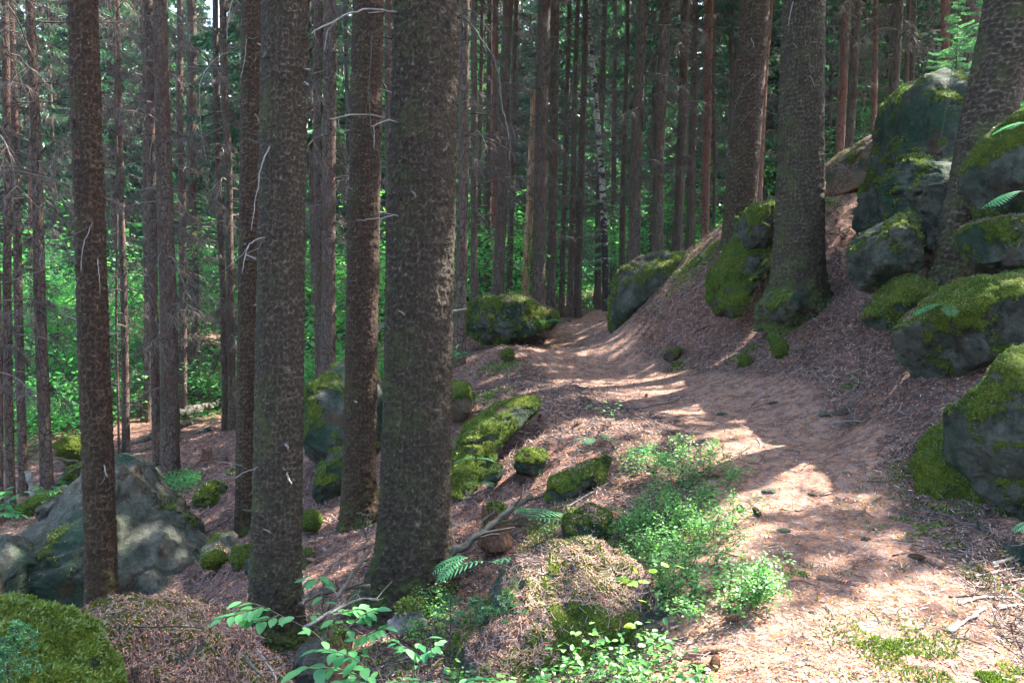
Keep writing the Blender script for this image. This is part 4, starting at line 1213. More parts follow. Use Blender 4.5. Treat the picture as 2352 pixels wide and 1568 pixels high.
# limbs the photo shows one by one
branch('T11', [(912,30),(870,22),(820,25),(775,45),(730,66),(716,78)], .014, .007, twigs=3, dy=(0,-.6))
branch('T11', [(912,36),(890,58),(868,70),(853,84),(852,140),(846,200),(850,262),(853,300),(868,345),(876,395)], .008, .003, 'darkbranch', twigs=8, dy=(0,-.3))
branch('T11', [(918,283),(895,277),(870,283),(853,290)], .012, .006, twigs=1, dy=(0,-.3))
branch('T11', [(885,272),(850,263),(800,265),(757,273)], .010, .008, twigs=1, dy=(0,-.35))
branch('T11', [(925,498),(905,495),(880,500),(850,503),(818,506)], .009, .004, twigs=2, dy=(0,-.35))
branch('T11', [(1052,42),(1070,45),(1095,75),(1130,130),(1145,175),(1150,230),(1162,280),(1170,335),(1170,372)], .013, .003, 'darkbranch', twigs=8, dy=(0,-.5))
branch('T11', [(1050,40),(1080,25),(1110,52),(1160,85)], .007, .003, 'darkbranch', twigs=3, dy=(0,-.2))
branch('T11', [(855,1188),(835,1182),(820,1178)], .022, .012, 'darkbranch', dy=(-.05,-.25), twigs=2)
branch('T11', [(900,760),(882,742),(868,757)], .006, .003, twigs=1, dy=(0,-.2))
branch('T7', [(632,330),(614,345),(600,380),(592,430),(584,480),(577,530)], .010, .003, dy=(0,-.3), twigs=2)
branch('T7', [(618,544),(590,550),(570,565),(562,595),(556,625)], .009, .003, dy=(0,-.3), twigs=3)
branch('T7', [(660,1085),(664,1100),(670,1110)], .010, .006, dy=(-.05,-.2))
branch('T7', [(600,1070),(585,1076),(560,1085),(540,1098)], .008, .003, dy=(0,-.2), twigs=2)
branch('T7', [(700,160),(712,160)], .012, .008, dy=(0,-.1))
branch('T7', [(700,190),(708,196)], .014, .010, dy=(0,-.1))
branch('T6', [(583,262),(592,270),(598,300),(599,322)], .011, .005, dy=(0,-.2))
branch('T6', [(571,78),(566,100),(561,145),(553,180)], .010, .006, dy=(0,-.2), twigs=2)
branch('T6', [(557,120),(520,122),(490,140),(468,170),(458,210),(462,300),(475,370)], .008, .002, 'silver', dy=(0,-1.2), twigs=14)
branch('T6', [(560,20),(535,0),(525,45),(520,100)], .012, .004, dy=(0,-.8), twigs=10)
branch('T2', [(216,500),(205,530),(192,560),(187,600),(186,622)], .010, .004, dy=(0,-.15), twigs=1)
branch('T2', [(224,595),(227,620),(229,650),(230,680)], .008, .002, dy=(0,-.1))
branch('T2', [(200,1065),(175,1075),(150,1090),(120,1115)], .010, .004, 'darkbranch', dy=(0,.3), twigs=6)
branch('T2', [(239,1068),(243,1085),(247,1095)], .011, .005, dy=(-.05,-.15), twigs=1)
branch('T2', [(180,285),(150,330),(118,380),(122,420),(140,460),(150,478)], .009, .003, 'darkbranch', dy=(0,-.3), twigs=8)
branch('T3', [(362,310),(350,325),(345,350),(342,375)], .013, .006, dy=(0,-.2), twigs=2)
branch('T3', [(372,565),(366,590),(358,615),(354,628)], .012, .005, dy=(0,-.2))
branch('T28', [(1822,5),(1815,30),(1810,60)], .012, .006, dy=(0,-.2))
branch('T28', [(1850,172),(1862,178),(1872,200)], .010, .005, dy=(0,-.2))
branch('T28', [(1800,150),(1740,170),(1700,215),(1680,290),(1672,340),(1690,420)], .008, .003, 'darkbranch', dy=(0,-.3), twigs=10)
branch('T28', [(1798,225),(1750,238),(1720,262),(1690,300)], .007, .003, 'darkbranch', dy=(0,-.3), twigs=6)
branch('T35', [(2262,55),(2235,65),(2200,110),(2180,200),(2165,300),(2128,430)], .009, .002, 'darkbranch', dy=(0,-.8), twigs=14)
branch('T35', [(2225,315),(2195,325),(2160,345),(2130,375)], .009, .003, 'darkbranch', dy=(0,-.4), twigs=4)
branch('T27', [(1717,82),(1728,95),(1732,112)], .016, .008, dy=(0,-.2))
branch('T18', [(1250,150),(1265,135),(1277,95)], .012, .006, dy=(0,-.3))
# ------------------------------------------------------------------ the forest behind
rb_ = np.random.default_rng(21)
TALL = [spruce_crown('crown', 40 + i, 1.5, 22, 3.4, 150, (.28, .50), .16, 220, .05) for i in range(3)]
YOUNG = [spruce_crown('crown', 50 + i, .5, 8.5, 1.9, 90, (.12, .26), .05, 190, .05) for i in range(3)]
HIGH = [spruce_crown('crown', 45 + i, 8.0, 21, 2.6, 70, (.2, .38), .075, 190, .05) for i in range(2)]
SHRUB = [broad_crown('crown', 60 + i, 1.9, 4.2, 2300, .15) for i in range(3)]
LOWSH = [broad_crown('crown', 70 + i, 1.1, 1.1, 900, .10) for i in range(2)]
STEMS = [stems_mesh('stem', 80 + i, 1.9, 4.2, 6, .03) for i in range(3)]

def far_trunk(seed):
    V, F = trunk_far(np.array([0, 0, 0.]), np.array([.05, 0, 10.]), .19, .13, 20, .2, k=9, seed=seed)
    return mesh_np('trunk', V, [F], True)
FT = [far_trunk(i) for i in range(3)]

def place_far(kind, x, y, sc, i, rz):
    z = float(gz_at(x, y)[0])
    if kind == 'tall':
        r = root('spruce_tree', 'tall green crowned spruce in the dim depth of the forest', 'spruce tree', (x, y, z - .2), 'spruces filling the depth of the forest')
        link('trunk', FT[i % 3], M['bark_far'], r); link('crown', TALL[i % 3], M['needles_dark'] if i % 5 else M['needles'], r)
        if y < 62: link('dead_twigs', TW['far'][i % 3], M['twig'], r, kind='stuff')
    elif kind == 'slim':
        r = root('spruce_tree', 'slim bare stemmed spruce between the middle distance trunks', 'spruce tree', (x, y, z - .2), 'slim spruces in the middle distance')
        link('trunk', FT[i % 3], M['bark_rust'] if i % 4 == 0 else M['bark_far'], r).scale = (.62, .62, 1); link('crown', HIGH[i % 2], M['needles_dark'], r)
        if i % 2: link('dead_twigs', TW['far'][i % 3], M['twig'], r, kind='stuff')
    elif kind == 'young':
        r = root('young_spruce', 'young green spruce growing between the distant trunks', 'young spruce', (x, y, z - .1), 'young green spruces between the distant trunks')
        link('trunk', FT[i % 3], M['bark_far'], r).scale = (.35, .35, .45)
        link('crown', YOUNG[i % 3], M['needles'], r)
    elif kind == 'shrub':
        r = root('leafy_shrub', 'bright green broadleaved shrub in the undergrowth behind the trunks', 'shrub', (x, y, z), 'broadleaved undergrowth shrubs')
        link('stem', STEMS[i % 3], M['darkbranch'], r); link('crown', SHRUB[i % 3], M['leaf'], r)
    else:
        r = root('low_shrub', 'low green broadleaved shrub on the distant forest floor', 'shrub', (x, y, z), 'low broadleaved shrubs on the forest floor')
        link('crown', LOWSH[i % 2], M['leaf'], r)
    r.rotation_euler = (0, 0, rz); r.scale = (sc, sc, sc * rb_.uniform(.9, 1.15) * (1.45 if kind == 'tall' and y > 58 else 1))
    return r

def taken(x, y, d=.8):
    return any(abs(B[0] - x) < d and abs(B[1] - y) < d for B, *_ in TREES)

cnt = 0
yy = 40.0
while yy < 106:
    sp = 7.5 if yy < 58 else 4.6 + (yy - 58) * .03
    for x in np.arange(-.80 * yy - 3, .80 * yy + 3, sp):
        xx = x + rb_.uniform(-.42, .42) * sp; y2 = yy + rb_.uniform(-.4, .4) * sp
        place_far('tall', xx, y2, rb_.uniform(.8, 1.15), cnt, rb_.uniform(0, 6.28)); cnt += 1
    yy += sp * 1.05
print('tall', cnt)
cnt = 0
for _ in range(2000):
    if cnt >= 60: break
    y = rb_.uniform(25, 56); x = rb_.uniform(-.74, .74) * y
    px = 1176 + FPX * x / y
    if taken(x, y, 1.0) or (y < 27 and 1150 < px < 1500): continue
    place_far('young', x, y, rb_.uniform(.6, 1.25), cnt, rb_.uniform(0, 6.28)); cnt += 1
cnt = 0
for _ in range(2000):
    if cnt >= 42: break
    y = rb_.uniform(25, 42); x = rb_.uniform(-.72, .72) * y
    if taken(x, y, 1.2): continue
    place_far('slim', x, y, rb_.uniform(.85, 1.15), cnt, rb_.uniform(0, 6.28)); cnt += 1
cnt = 0
for _ in range(3000):
    if cnt >= 80: break
    y = rb_.uniform(19, 42); x = rb_.uniform(-.78, .5) * y
    px = 1176 + FPX * x / y
    if taken(x, y, .7): continue
    if px > 900 and rb_.random() < .72: continue
    if px > 1180 and y < 28: continue
    if 250 < px < 700 and y < 26.5: continue
    place_far('shrub', x, y, rb_.uniform(.5, 1.2), cnt, rb_.uniform(0, 6.28)); cnt += 1
for k, (px, Y) in enumerate([(60, 19), (130, 20), (20, 17.5), (230, 23), (155, 21.5), (100, 24), (450, 24), (470, 27), (330, 27), (800, 17), (770, 20), (715, 19), (790, 25), (880, 22), (700, 23),
               (1075, 22), (1110, 27), (1200, 29), (1400, 32), (1345, 34), (1620, 31), (1245, 33), (560, 25), (640, 26)]):
    x = (px - 1176) / FPX * Y
    place_far('low', x, Y, rb_.uniform(.8, 1.6), k, k * 1.3)

# ------------------------------------------------------------------ added canopy above the view: shades the scene, gapped for the sunny places
E1 = np.array([math.cos(SUN_AZ), -math.sin(SUN_AZ), 0.0]); E2 = np.cross(SUN, E1)

def Gv(px, py):
    px = np.asarray(px, float); py = np.asarray(py, float); n = len(px)
    d = FWD[None] + ((px - 1176) / FPX)[:, None] * np.array([[1., 0, 0]]) - UPV[None] * ((py - 784) / FPX)[:, None]
    d = d / d[:, 1:2]
    Y = 2.0 * 30 ** np.linspace(0, 1, 320)
    P = np.array([0, 0, EYE]) + Y[None, :, None] * d[:, None]
    h = gz_at(P[..., 0].ravel(), P[..., 1].ravel()).reshape(n, -1)
    b = P[..., 2] < h
    k = np.where(b.any(1), b.argmax(1), -1)
    p = P[np.arange(n), k]; p[:, 2] = h[np.arange(n), k]
    return p[k > 0]

LIT = [  # sunny places: picture centre, half sizes, tilt (deg, + = rising to the right), distance of a thing or None for the ground
 (1465,890,95,9,3,None,1),(1600,905,80,12,18,None,1),(1540,928,70,8,8,None,1),(1380,850,60,8,8,None,.5),
 (1810,1000,150,15,4,None,1),(1950,968,55,13,20,None,1),(1700,1030,60,10,5,None,.8),
 (1730,1065,100,18,5,None,.8),(1900,1080,120,14,5,None,.75),(1830,1125,130,16,4,None,.7),(1900,1180,110,10,4,None,.5),(2050,1060,60,20,25,None,.5),
 (1950,1290,130,26,8,None,1),(1830,1320,60,18,5,None,.8),(2180,1330,90,20,10,None,.6),
 (1950,1500,320,55,3,None,1),(2150,1430,200,45,8,None,1),(2250,1520,160,60,0,None,1),(1750,1550,150,40,0,None,.8),(2280,1360,80,22,8,None,.7),
 (1850,1060,230,60,3,None,.55),(1900,1200,210,60,3,None,.42),(1400,845,130,28,8,None,.5),(1900,1400,250,40,3,None,.6),
 (1600,720,110,20,38,None,.45),(1780,720,80,20,40,None,.4),(1310,1035,85,42,25,None,1),(1240,1080,45,25,25,None,.8),(1450,1000,60,14,10,None,.7),(1380,1140,50,10,20,None,.6),
 (1560,700,60,10,38,None,.8),(1500,760,60,9,35,None,.7),(1590,640,45,8,35,None,.7),(1640,745,60,8,40,None,.6),(1470,700,35,9,40,None,.6),
 (1730,790,70,8,40,None,.7),(1850,770,70,8,42,None,.65),(1660,860,60,8,30,None,.6),(1900,470,40,14,50,None,.6),(1900,540,30,12,50,None,.5),(1860,640,25,8,50,None,.4),
 (2110,900,60,18,30,None,.8),(2200,960,50,14,30,None,.7),(2050,960,50,10,30,None,.6),
 (1955,365,80,22,36,11.2,1),(768,700,9,160,0,14.2,.8),(757,300,12,150,0,14.2,.5),(1252,500,9,220,0,18,.9),(1165,450,9,220,0,18,.8),(408,720,9,200,0,18,.9),(1745,430,11,120,0,13.6,.9),(1886,330,12,120,0,10.3,.55),(1094,480,8,220,0,17,.9),(296,700,8,220,0,17,.8),(395,850,14,150,0,14.5,.4),(1045,650,10,200,0,5.6,.35),(700,600,10,260,0,5.1,.4),(255,1200,12,90,0,7.6,.6),(875,900,10,200,0,8.1,.4),(480,1130,150,60,20,None,.36),(720,1270,60,30,10,None,.42),(1150,900,80,40,30,None,.45),(1620,690,160,60,35,None,.55),(1960,800,130,40,35,None,.5),(1900,880,150,20,25,None,.5),(2080,960,120,30,30,None,.5),(2150,1130,60,30,30,None,.4),(350,1250,90,60,-40,8.2,.2),(760,930,50,60,0,9.9,.4),(1745,480,40,16,30,11.6,.7),(1480,600,80,22,10,15.3,.75),(1430,660,20,60,0,15.3,.6),(2150,180,80,20,0,9.8,.6),(2120,310,50,25,0,8.6,.5),(1180,710,100,16,0,15.0,.7),(1100,1010,80,30,35,7.5,.45),
 (2290,545,30,20,20,6.9,.9),(2310,350,40,60,60,7.0,.7),(2070,670,60,16,20,7.8,.5),(1680,640,30,50,-50,11.2,.5),(2130,735,60,26,35,6.3,1),(2250,680,90,26,25,6.3,.8),(2300,660,40,14,20,6.5,.5),(1800,752,14,8,0,9,.8),
 (2310,860,50,50,0,4.9,.6),(2180,1080,30,50,60,5.3,.4),(2150,1230,40,15,0,None,.4),
 (1180,700,90,8,0,15.5,.6),(1350,1270,110,14,0,4.3,1),(1540,1200,120,70,30,5.2,1),(1580,1050,70,50,20,6.8,.9),(1650,1330,80,60,10,4.5,1),
 (1500,1460,60,90,0,3.4,.9),(1300,1500,260,50,0,3.1,.75),(900,1500,200,50,0,3.1,.8),(560,1400,70,30,0,3.2,.9),(1220,1200,60,30,0,6.2,.5),(1100,1300,70,30,0,5.2,.8),
 (1470,1330,45,40,0,3.5,1),(1150,1370,80,30,0,4.4,.5),
 (330,1080,90,8,3,None,.9),(190,1020,40,20,0,16.5,1),(60,1215,60,22,10,None,.8),(90,1165,45,8,0,12.3,.9),(480,985,60,10,25,None,.6),(260,1110,60,8,0,12,.5),
 (350,1180,60,10,-50,8.6,.5),(100,1450,140,22,-15,3.1,.2),(300,1420,150,15,0,4.0,.25),(600,1000,50,8,25,None,.4),
 (230,1090,60,20,0,8.7,.3),(1400,760,60,8,5,None,.3),(1250,790,60,8,20,None,.4),
 (1054,900,3,100,0,5.6,.0),
]
RU = (-24, 24); CELL = .04; NR = int((RU[1] - RU[0]) / CELL)
litm = np.zeros((NR, NR), np.float32)
def uv(P): return P @ E1, P @ E2
def cells(u, v): return np.clip(((u - RU[0]) / CELL).astype(int), 0, NR - 1), np.clip(((v - RU[0]) / CELL).astype(int), 0, NR - 1)
for (a, b, rx, ry, ang, Y, s) in LIT:
    if s <= 0: continue
    s = min(.72 if b < 1340 else .88, s * .88)
    if Y is None and b < 960: ry *= 2.0
    n = int(min(9000, 900 + rx * ry * 1.2))
    t = rb_.uniform(0, 2 * math.pi, n); q = np.sqrt(rb_.random(n)); ca, sa = math.cos(R(ang)), math.sin(R(ang))
    ex, ey = q * np.cos(t) * rx, q * np.sin(t) * ry
    px, py = a + ex * ca - ey * sa * -1, b - ex * sa + ey * ca
    P = Gv(px, py) if Y is None else np.array([W(x_, y_, Y) for x_, y_ in zip(px, py)])
    i, j = cells(*uv(P))
    for di in (-1, 0, 1):
        for dj in (-1, 0, 1):
            np.maximum.at(litm, (np.clip(i + di, 0, NR - 1), np.clip(j + dj, 0, NR - 1)), s)

# ground that the canopy must cover
sel = ~((gx < -3.5) & (gy > 18.5)) & (gy > .5) & (gy < 26) & (np.abs(gx) < .72 * gy + 1.5)
cu, cv = uv(GV[sel]); ci, cj = (((cu - RU[0]) / .5).astype(int), ((cv - RU[0]) / .5).astype(int))
NC = int((RU[1] - RU[0]) / .5); cov = np.zeros((NC, NC), bool)
ok = (ci >= 1) & (ci < NC - 1) & (cj >= 1) & (cj < NC - 1)
for dz in (0, 1, 2, 3):     # and the air above it, so trunks and rocks are shaded too
    cu, cv = uv(GV[sel] + np.array([0, 0, dz * 1.0])); ci, cj = (((cu - RU[0]) / .5).astype(int), ((cv - RU[0]) / .5).astype(int))
    ok = (ci >= 1) & (ci < NC - 1) & (cj >= 1) & (cj < NC - 1)
    cov[ci[ok], cj[ok]] = True
ii, jj = np.nonzero(cov)
CAN_N = 75 * len(ii)
k = rb_.integers(0, len(ii), CAN_N)
U = RU[0] + (ii[k] + rb_.random(CAN_N)) * .5; Vv = RU[0] + (jj[k] + rb_.random(CAN_N)) * .5
P0 = U[:, None] * E1 + Vv[:, None] * E2
zt = rb_.uniform(0, 1, CAN_N)
def inview(P, m=1.12):
    d = P - np.array([0, 0, EYE]); f = d @ FWD; x = d[:, 0] / np.maximum(f, .1) * FPX; y = (d @ UPV) / np.maximum(f, .1) * FPX
    return (f > 0) & (np.abs(x) < 1176 * m) & (y < 784 * m)
best = np.full(CAN_N, np.nan)
for z in (9.5, 11, 12.5, 14, 16, 18, 20):
    s = (z + zt * 2.5 - P0[:, 2]) / SUN[2]
    P = P0 + s[:, None] * SUN
    o = np.isnan(best) & ~inview(P)
    best[o] = s[o]
okc = ~np.isnan(best)
P = P0[okc] + best[okc][:, None] * SUN; U = U[okc]; Vv = Vv[okc]
i, j = cells(U, Vv)
# nearby lit cells (leaf half width)
L_ = litm
for sh in ((4, 0), (-4, 0), (0, 4), (0, -4), (3, 3), (-3, 3), (3, -3), (-3, -3), (2, 0), (0, 2), (-2, 0), (0, -2)):
    L_ = np.maximum(L_, np.roll(litm, sh, (0, 1)))
lv = L_[i, j]
nz = (vnoise(np.stack([U * 3.0, Vv * 3.0, U * 0], -1)) * .55 + vnoise(np.stack([U * 8.0, Vv * 8.0, U * 0], -1)) * .45) * .62 + .5
holes = vnoise(np.stack([U * 3.2, Vv * 3.2, U * 0 + 9], -1)) * .6 + vnoise(np.stack([U * 9, Vv * 9, U * 0 + 4], -1)) * .4
keep = np.where(lv > 0, (nz > lv * .98 + .02) | (rb_.random(len(U)) < .02), holes < .33)
P = P[keep]
print('canopy leaves', len(P))
# trees that carry it: the near ones plus unseen ones added on the sunny side
for t in range(400):
    if len([1 for q in TREES if len(q) > 4]) >= 20: break
    x, y = rb_.uniform(-2, 26), rb_.uniform(-4, 30)
    Bq = np.array([[x, y, 2.0], [x, y, 6.0]])
    if inview(Bq, 1.25).any() or abs(x) < 3.2 and y < 6 or any(np.hypot(q[0][0] - x, q[0][1] - y) < 2.6 for q in TREES): continue
    iu, _ = cells(np.array([x * E1[0] + y * E1[1]]), np.array([0.]))
    band = litm[max(iu[0] - 4, 0):iu[0] + 5]; vlo = cells(np.array([0.]), np.array([np.array([x, y, 0]) @ E2]))[1][0]
    if (band[:, vlo:] > .5).any(0).sum() > 14 and rb_.random() < .93: continue
    z = float(gz_at(x, y)[0])
    r = root('spruce_tree', 'unseen spruce added outside the view to carry shade leaves', 'spruce tree', (x, y, z), 'unseen spruces added to carry the shade canopy')
    V, F = trunk_far(np.array([0, 0, 0.]), np.array([.05, 0, 10.]), .2, .14, 19, .2, k=12, seed=t)
    link('trunk', mesh_np('trunk', V, [F], True), M['bark_mid'], r)
    TREES.append((np.array([x, y, z]), np.array([0, 0, 1.]), r, 19, 1))
TB = np.array([q[0] for q in TREES]); TA = np.array([q[1] for q in TREES])
own = np.zeros(len(P), int); bd = np.full(len(P), 1e9)
for n_, (b_, a_) in enumerate(zip(TB, TA)):
    if TREES[n_][3] < 14: continue
    c = b_ + a_ * (P[:, 2:3] - b_[2]); d = np.hypot(P[:, 0] - c[:, 0], P[:, 1] - c[:, 1])
    m_ = d < bd; bd[m_] = d[m_]; own[m_] = n_
for n_ in np.unique(own):
    m_ = own == n_
    q = P[m_]; nq = len(q)
    D = np.stack([rb_.normal(size=nq), rb_.normal(size=nq), rb_.normal(-.2, .4, nq)], 1); D /= np.linalg.norm(D, axis=1, keepdims=True)
    S = np.cross(D, SUN + rdir(nq, rb_) * .6); S /= np.linalg.norm(S, axis=1, keepdims=True)
    V, F = quads(q - D * .10, D, S, rb_.uniform(.14, .26, nq), rb_.uniform(.07, .15, nq))
    # a few boughs running to the added shade leaves
    ax = TREES[n_][1]; B = TREES[n_][0]
    kk = rb_.choice(nq, min(nq, 60), replace=False); tip = q[kk]
    c = B + ax * (tip[:, 2:3] - B[2] - .3)
    g = Geo().add(V - B, F)
    V2, F2 = prisms(c - B, tip - B, .02, .006); g.add(V2, F2)
    link('crown', g.mesh('crown'), M['needles'], TREES[n_][2])  # leaves added out of view to cast shade, gapped for sun patches
# ------------------------------------------------------------------ plants of the forest floor
LT = np.array([0, .10, .28, .5, .72, .9, 1.0]); LW = np.array([.0, .22, .42, .46, .34, .15, 0])
def leaf_batch(C, D, Nn, size, wide=1.0, fold=.12, curl=.12):
    """folded ovate leaves: start C, direction D, upward normal Nn"""
    n = len(C); size = np.broadcast_to(size, n)[:, None]
    S = np.cross(D, Nn); S /= np.linalg.norm(S, axis=1, keepdims=True) + 1e-9
    U = np.cross(S, D)
    V = []
    for t, w in zip(LT, LW):
        mid_ = C + D * size * t - U * size * curl * t * t
        V += [mid_ + S * size * w * wide + U * size * w * fold, mid_, mid_ - S * size * w * wide + U * size * w * fold]
    V = np.stack(V, 1).reshape(-1, 3)
    F = []
    for i in range(len(LT) - 1):
        a = i * 3; b = a + 3
        F += [[a, a + 1, b + 1, b], [a + 1, a + 2, b + 2, b + 1]]
    F = (np.arange(n)[:, None, None] * (3 * len(LT)) + np.array(F)[None]).reshape(-1, 4)
    return V, F, np.repeat(RNG.random(n), (len(LT) - 1) * 2)

def bush(name, label, base, rad, h, nst, nlv, leaf, mat, cat='bilberry bush', group=None, seed=0, flat=.35, hi=True):
    rng = np.random.default_rng(seed + 900)
    r = root(name, label, cat, base, group)
    S = []; TIPS = []; DIR = []
    for i in range(nst):
        az = rng.uniform(0, 6.28); q = math.sqrt(rng.random()) * rad * .75
        p = np.array([math.cos(az) * q, math.sin(az) * q, 0.0])
        p[2] = float(gz_at(base[0] + p[0], base[1] + p[1])[0]) - base[2] - .02
        d = np.array([math.cos(az) * .35, math.sin(az) * .35, 1.0]) + rng.normal(0, .2, 3); H = h * rng.uniform(.6, 1.1)
        P = [p]
        for k in range(5):
            d = d + rng.normal(0, .22, 3) + np.array([math.cos(az) * .1, math.sin(az) * .1, 0]); P.append(P[-1] + d / np.linalg.norm(d) * H / 5)
            if k >= 1:
                for _ in range(3):
                    e = d / np.linalg.norm(d) * .5 + rdir(1, rng)[0] * .9; e[2] = abs(e[2]) * .6; e /= np.linalg.norm(e); l = H * rng.uniform(.15, .4)
                    a = P[-1]; S.append((a, a + e * l, .0016, .0008))
                    for m_ in range(3): TIPS.append(a + e * l * rng.uniform(.3, 1)); DIR.append(e)
        P = np.array(P)
        for k in range(5): S.append((P[k], P[k + 1], .003, .002))
        S.append((np.array([0, 0, p[2] - .01]), p, .003, .003))
        TIPS.append(P[-1]); DIR.append(d / np.linalg.norm(d))
    A, B = np.array([s[0] for s in S]), np.array([s[1] for s in S])
    V, F = prisms(A, B, np.array([s[2] for s in S]), np.array([s[3] for s in S]))
    link('stem', Geo().add(V, F).mesh('stem'), M['darkbranch'], r)
    TIPS = np.array(TIPS); DIR = np.array(DIR)
    nlv = int(nlv * 1.5); k = rng.integers(0, len(TIPS), nlv)
    C = TIPS[k] + rng.normal(0, leaf * .9, (nlv, 3))
    D = DIR[k] * .4 + rdir(nlv, rng) * .9; D[:, 2] *= flat; D /= np.linalg.norm(D, axis=1, keepdims=True)
    Nn = np.array([0, 0, 1.0]) + rdir(nlv, rng) * .5
    sz = leaf * rng.uniform(.6, 1.25, nlv)
    g = Geo()
    if hi:
        V, F, rn = leaf_batch(C, D, Nn, sz, .62); g.add(V, F, rnd=rn)
    else:
        Sd = np.cross(D, Nn); Sd /= np.linalg.norm(Sd, axis=1, keepdims=True)
        V, F = quads(C, D, Sd, sz, sz * .6, 6); g.add(V, F)
    link('foliage', g.mesh('foliage'), M[mat], r)
    return r

BIL = [
 ('bright bilberry bush at the path edge, highest of the sunny clump', 1570, 1090, .42, .34, 26, 1500, .022),
 ('bilberry shoots just below the highest bush on the bank', 1600, 1130, .30, .20, 16, 700, .022),
 ('bilberry bush in the middle of the sunny clump left of the path', 1500, 1215, .34, .24, 26, 1500, .021),
 ('bilberry bush spilling toward the path in the middle of the clump', 1610, 1215, .30, .24, 24, 1300, .021),
 ('dense bright bilberry bush behind the mossy foreground rock', 1560, 1300, .32, .26, 28, 1600, .021),
 ('wide bright bilberry bush hanging over the path edge, lowest of the clump', 1660, 1395, .28, .27, 28, 1500, .022),
 ('bilberry sprigs leaning out over the path at the right end of the clump', 1700, 1360, .16, .18, 10, 380, .022),
 ('thin bilberry sprigs left of the sunny clump', 1400, 1215, .30, .17, 14, 480, .020),
 ('sparse bilberry sprigs beside the mossy hummock', 1320, 1240, .25, .15, 12, 320, .020),
 ('pale bilberry sprigs on the sunlit bank above the clump', 1480, 1090, .25, .22, 10, 220, .020),
 ('bilberry bush under the base of the biggest trunk', 1010, 1420, .16, .20, 14, 620, .020),
 ('bilberry tuft left of the small spruce seedlings', 985, 1470, .14, .15, 10, 300, .019),
]
for i, (lb, px, py, rd, h, ns, nl, lf) in enumerate(BIL):
    p = G(px, py); bush('bilberry_bush', lb, p, rd, h, ns, nl, lf, 'bilberry', group='bilberry bushes along the path', seed=i)
FORE = [
 ('bilberry plant with large bright leaves at the bottom edge right of centre', 1440, 1500, 3.35, .16, .20, 10, 120, .034),
 ('light green bilberry plant on the foreground rock under the tall sapling', 1330, 1490, 3.35, .10, .14, 6, 60, .034),
 ('row of fresh bilberry leaves at the bottom edge in the middle', 1210, 1575, 3.0, .18, .18, 11, 150, .032),
 ('fresh bilberry leaves at the bottom edge left of the mossy rock flank', 1080, 1580, 3.05, .14, .15, 8, 95, .032),
 ('small bilberry shoots at the bottom right of the mossy rock', 1400, 1590, 3.0, .15, .14, 8, 90, .030),
 ('bilberry shoots at the bottom edge below the leafy sapling foot', 1310, 1590, 2.95, .12, .17, 8, 80, .030),
 ('leafy bilberry row at the bottom edge under the mossy rock flank', 1500, 1590, 3.1, .16, .17, 10, 140, .030),
 ('low bilberry shoots at the bottom edge left part of the row', 1130, 1600, 2.95, .16, .20, 10, 130, .034),
 ('bright bilberry sprig in front of the spruce seedlings', 1090, 1500, 3.6, .12, .13, 8, 110, .028),
 ('broad leaved bilberry clump at the bottom edge below the seedlings', 1250, 1620, 2.9, .2, .2, 12, 170, .034),
 ('bilberry shoots between the leaf sprays and the seedlings', 1000, 1560, 3.1, .12, .14, 6, 60, .032),
]
for i, (lb, px, py, Y, rd, h, ns, nl, lf) in enumerate(FORE):
    p = W(px, py, Y); r = bush('bilberry_bush', lb, p, rd, h, ns, int(nl * 1.5), lf, 'bilberry', group='bilberry plants in the foreground', seed=40 + i)

def ground_carpet(name, label, px, py, rx, ry, n, leaf, mat, h, cat='ground plants', Yo=None):
    a = RNG.uniform(0, 6.28, n); q = np.sqrt(RNG.random(n))
    P = Gv(px + q * np.cos(a) * rx, py + q * np.sin(a) * ry); n = len(P)
    B = P.mean(0)
    P[:, 2] += RNG.uniform(.02, h, n)
    D = np.stack([RNG.normal(size=n), RNG.normal(size=n), RNG.normal(0, .3, n)], 1); D /= np.linalg.norm(D, axis=1, keepdims=True)
    S = np.cross(D, np.array([0, 0, 1.]) + rdir(n) * .4); S /= np.linalg.norm(S, axis=1, keepdims=True)
    V, F = quads(P - B, D, S, leaf * RNG.uniform(.6, 1.3, n), leaf * .6, 6)
    o = link(name, Geo().add(V, F).mesh(name), M[mat], None, B, kind='stuff'); tag(o, label, cat)
    return o
ground_carpet('bilberry_carpet', 'green bilberry carpet at the foot of the dark spruce pair', 385, 1115, 78, 24, 2600, .045, 'leaf', .18)
ground_carpet('undergrowth_carpet', 'green low plants between the far fallen logs', 450, 950, 60, 26, 900, .07, 'leaf', .25)
ground_carpet('fern_carpet', 'pale green fern patch on the dark floor behind the birch foot', 1355, 690, 30, 26, 500, .10, 'leaf', .25)

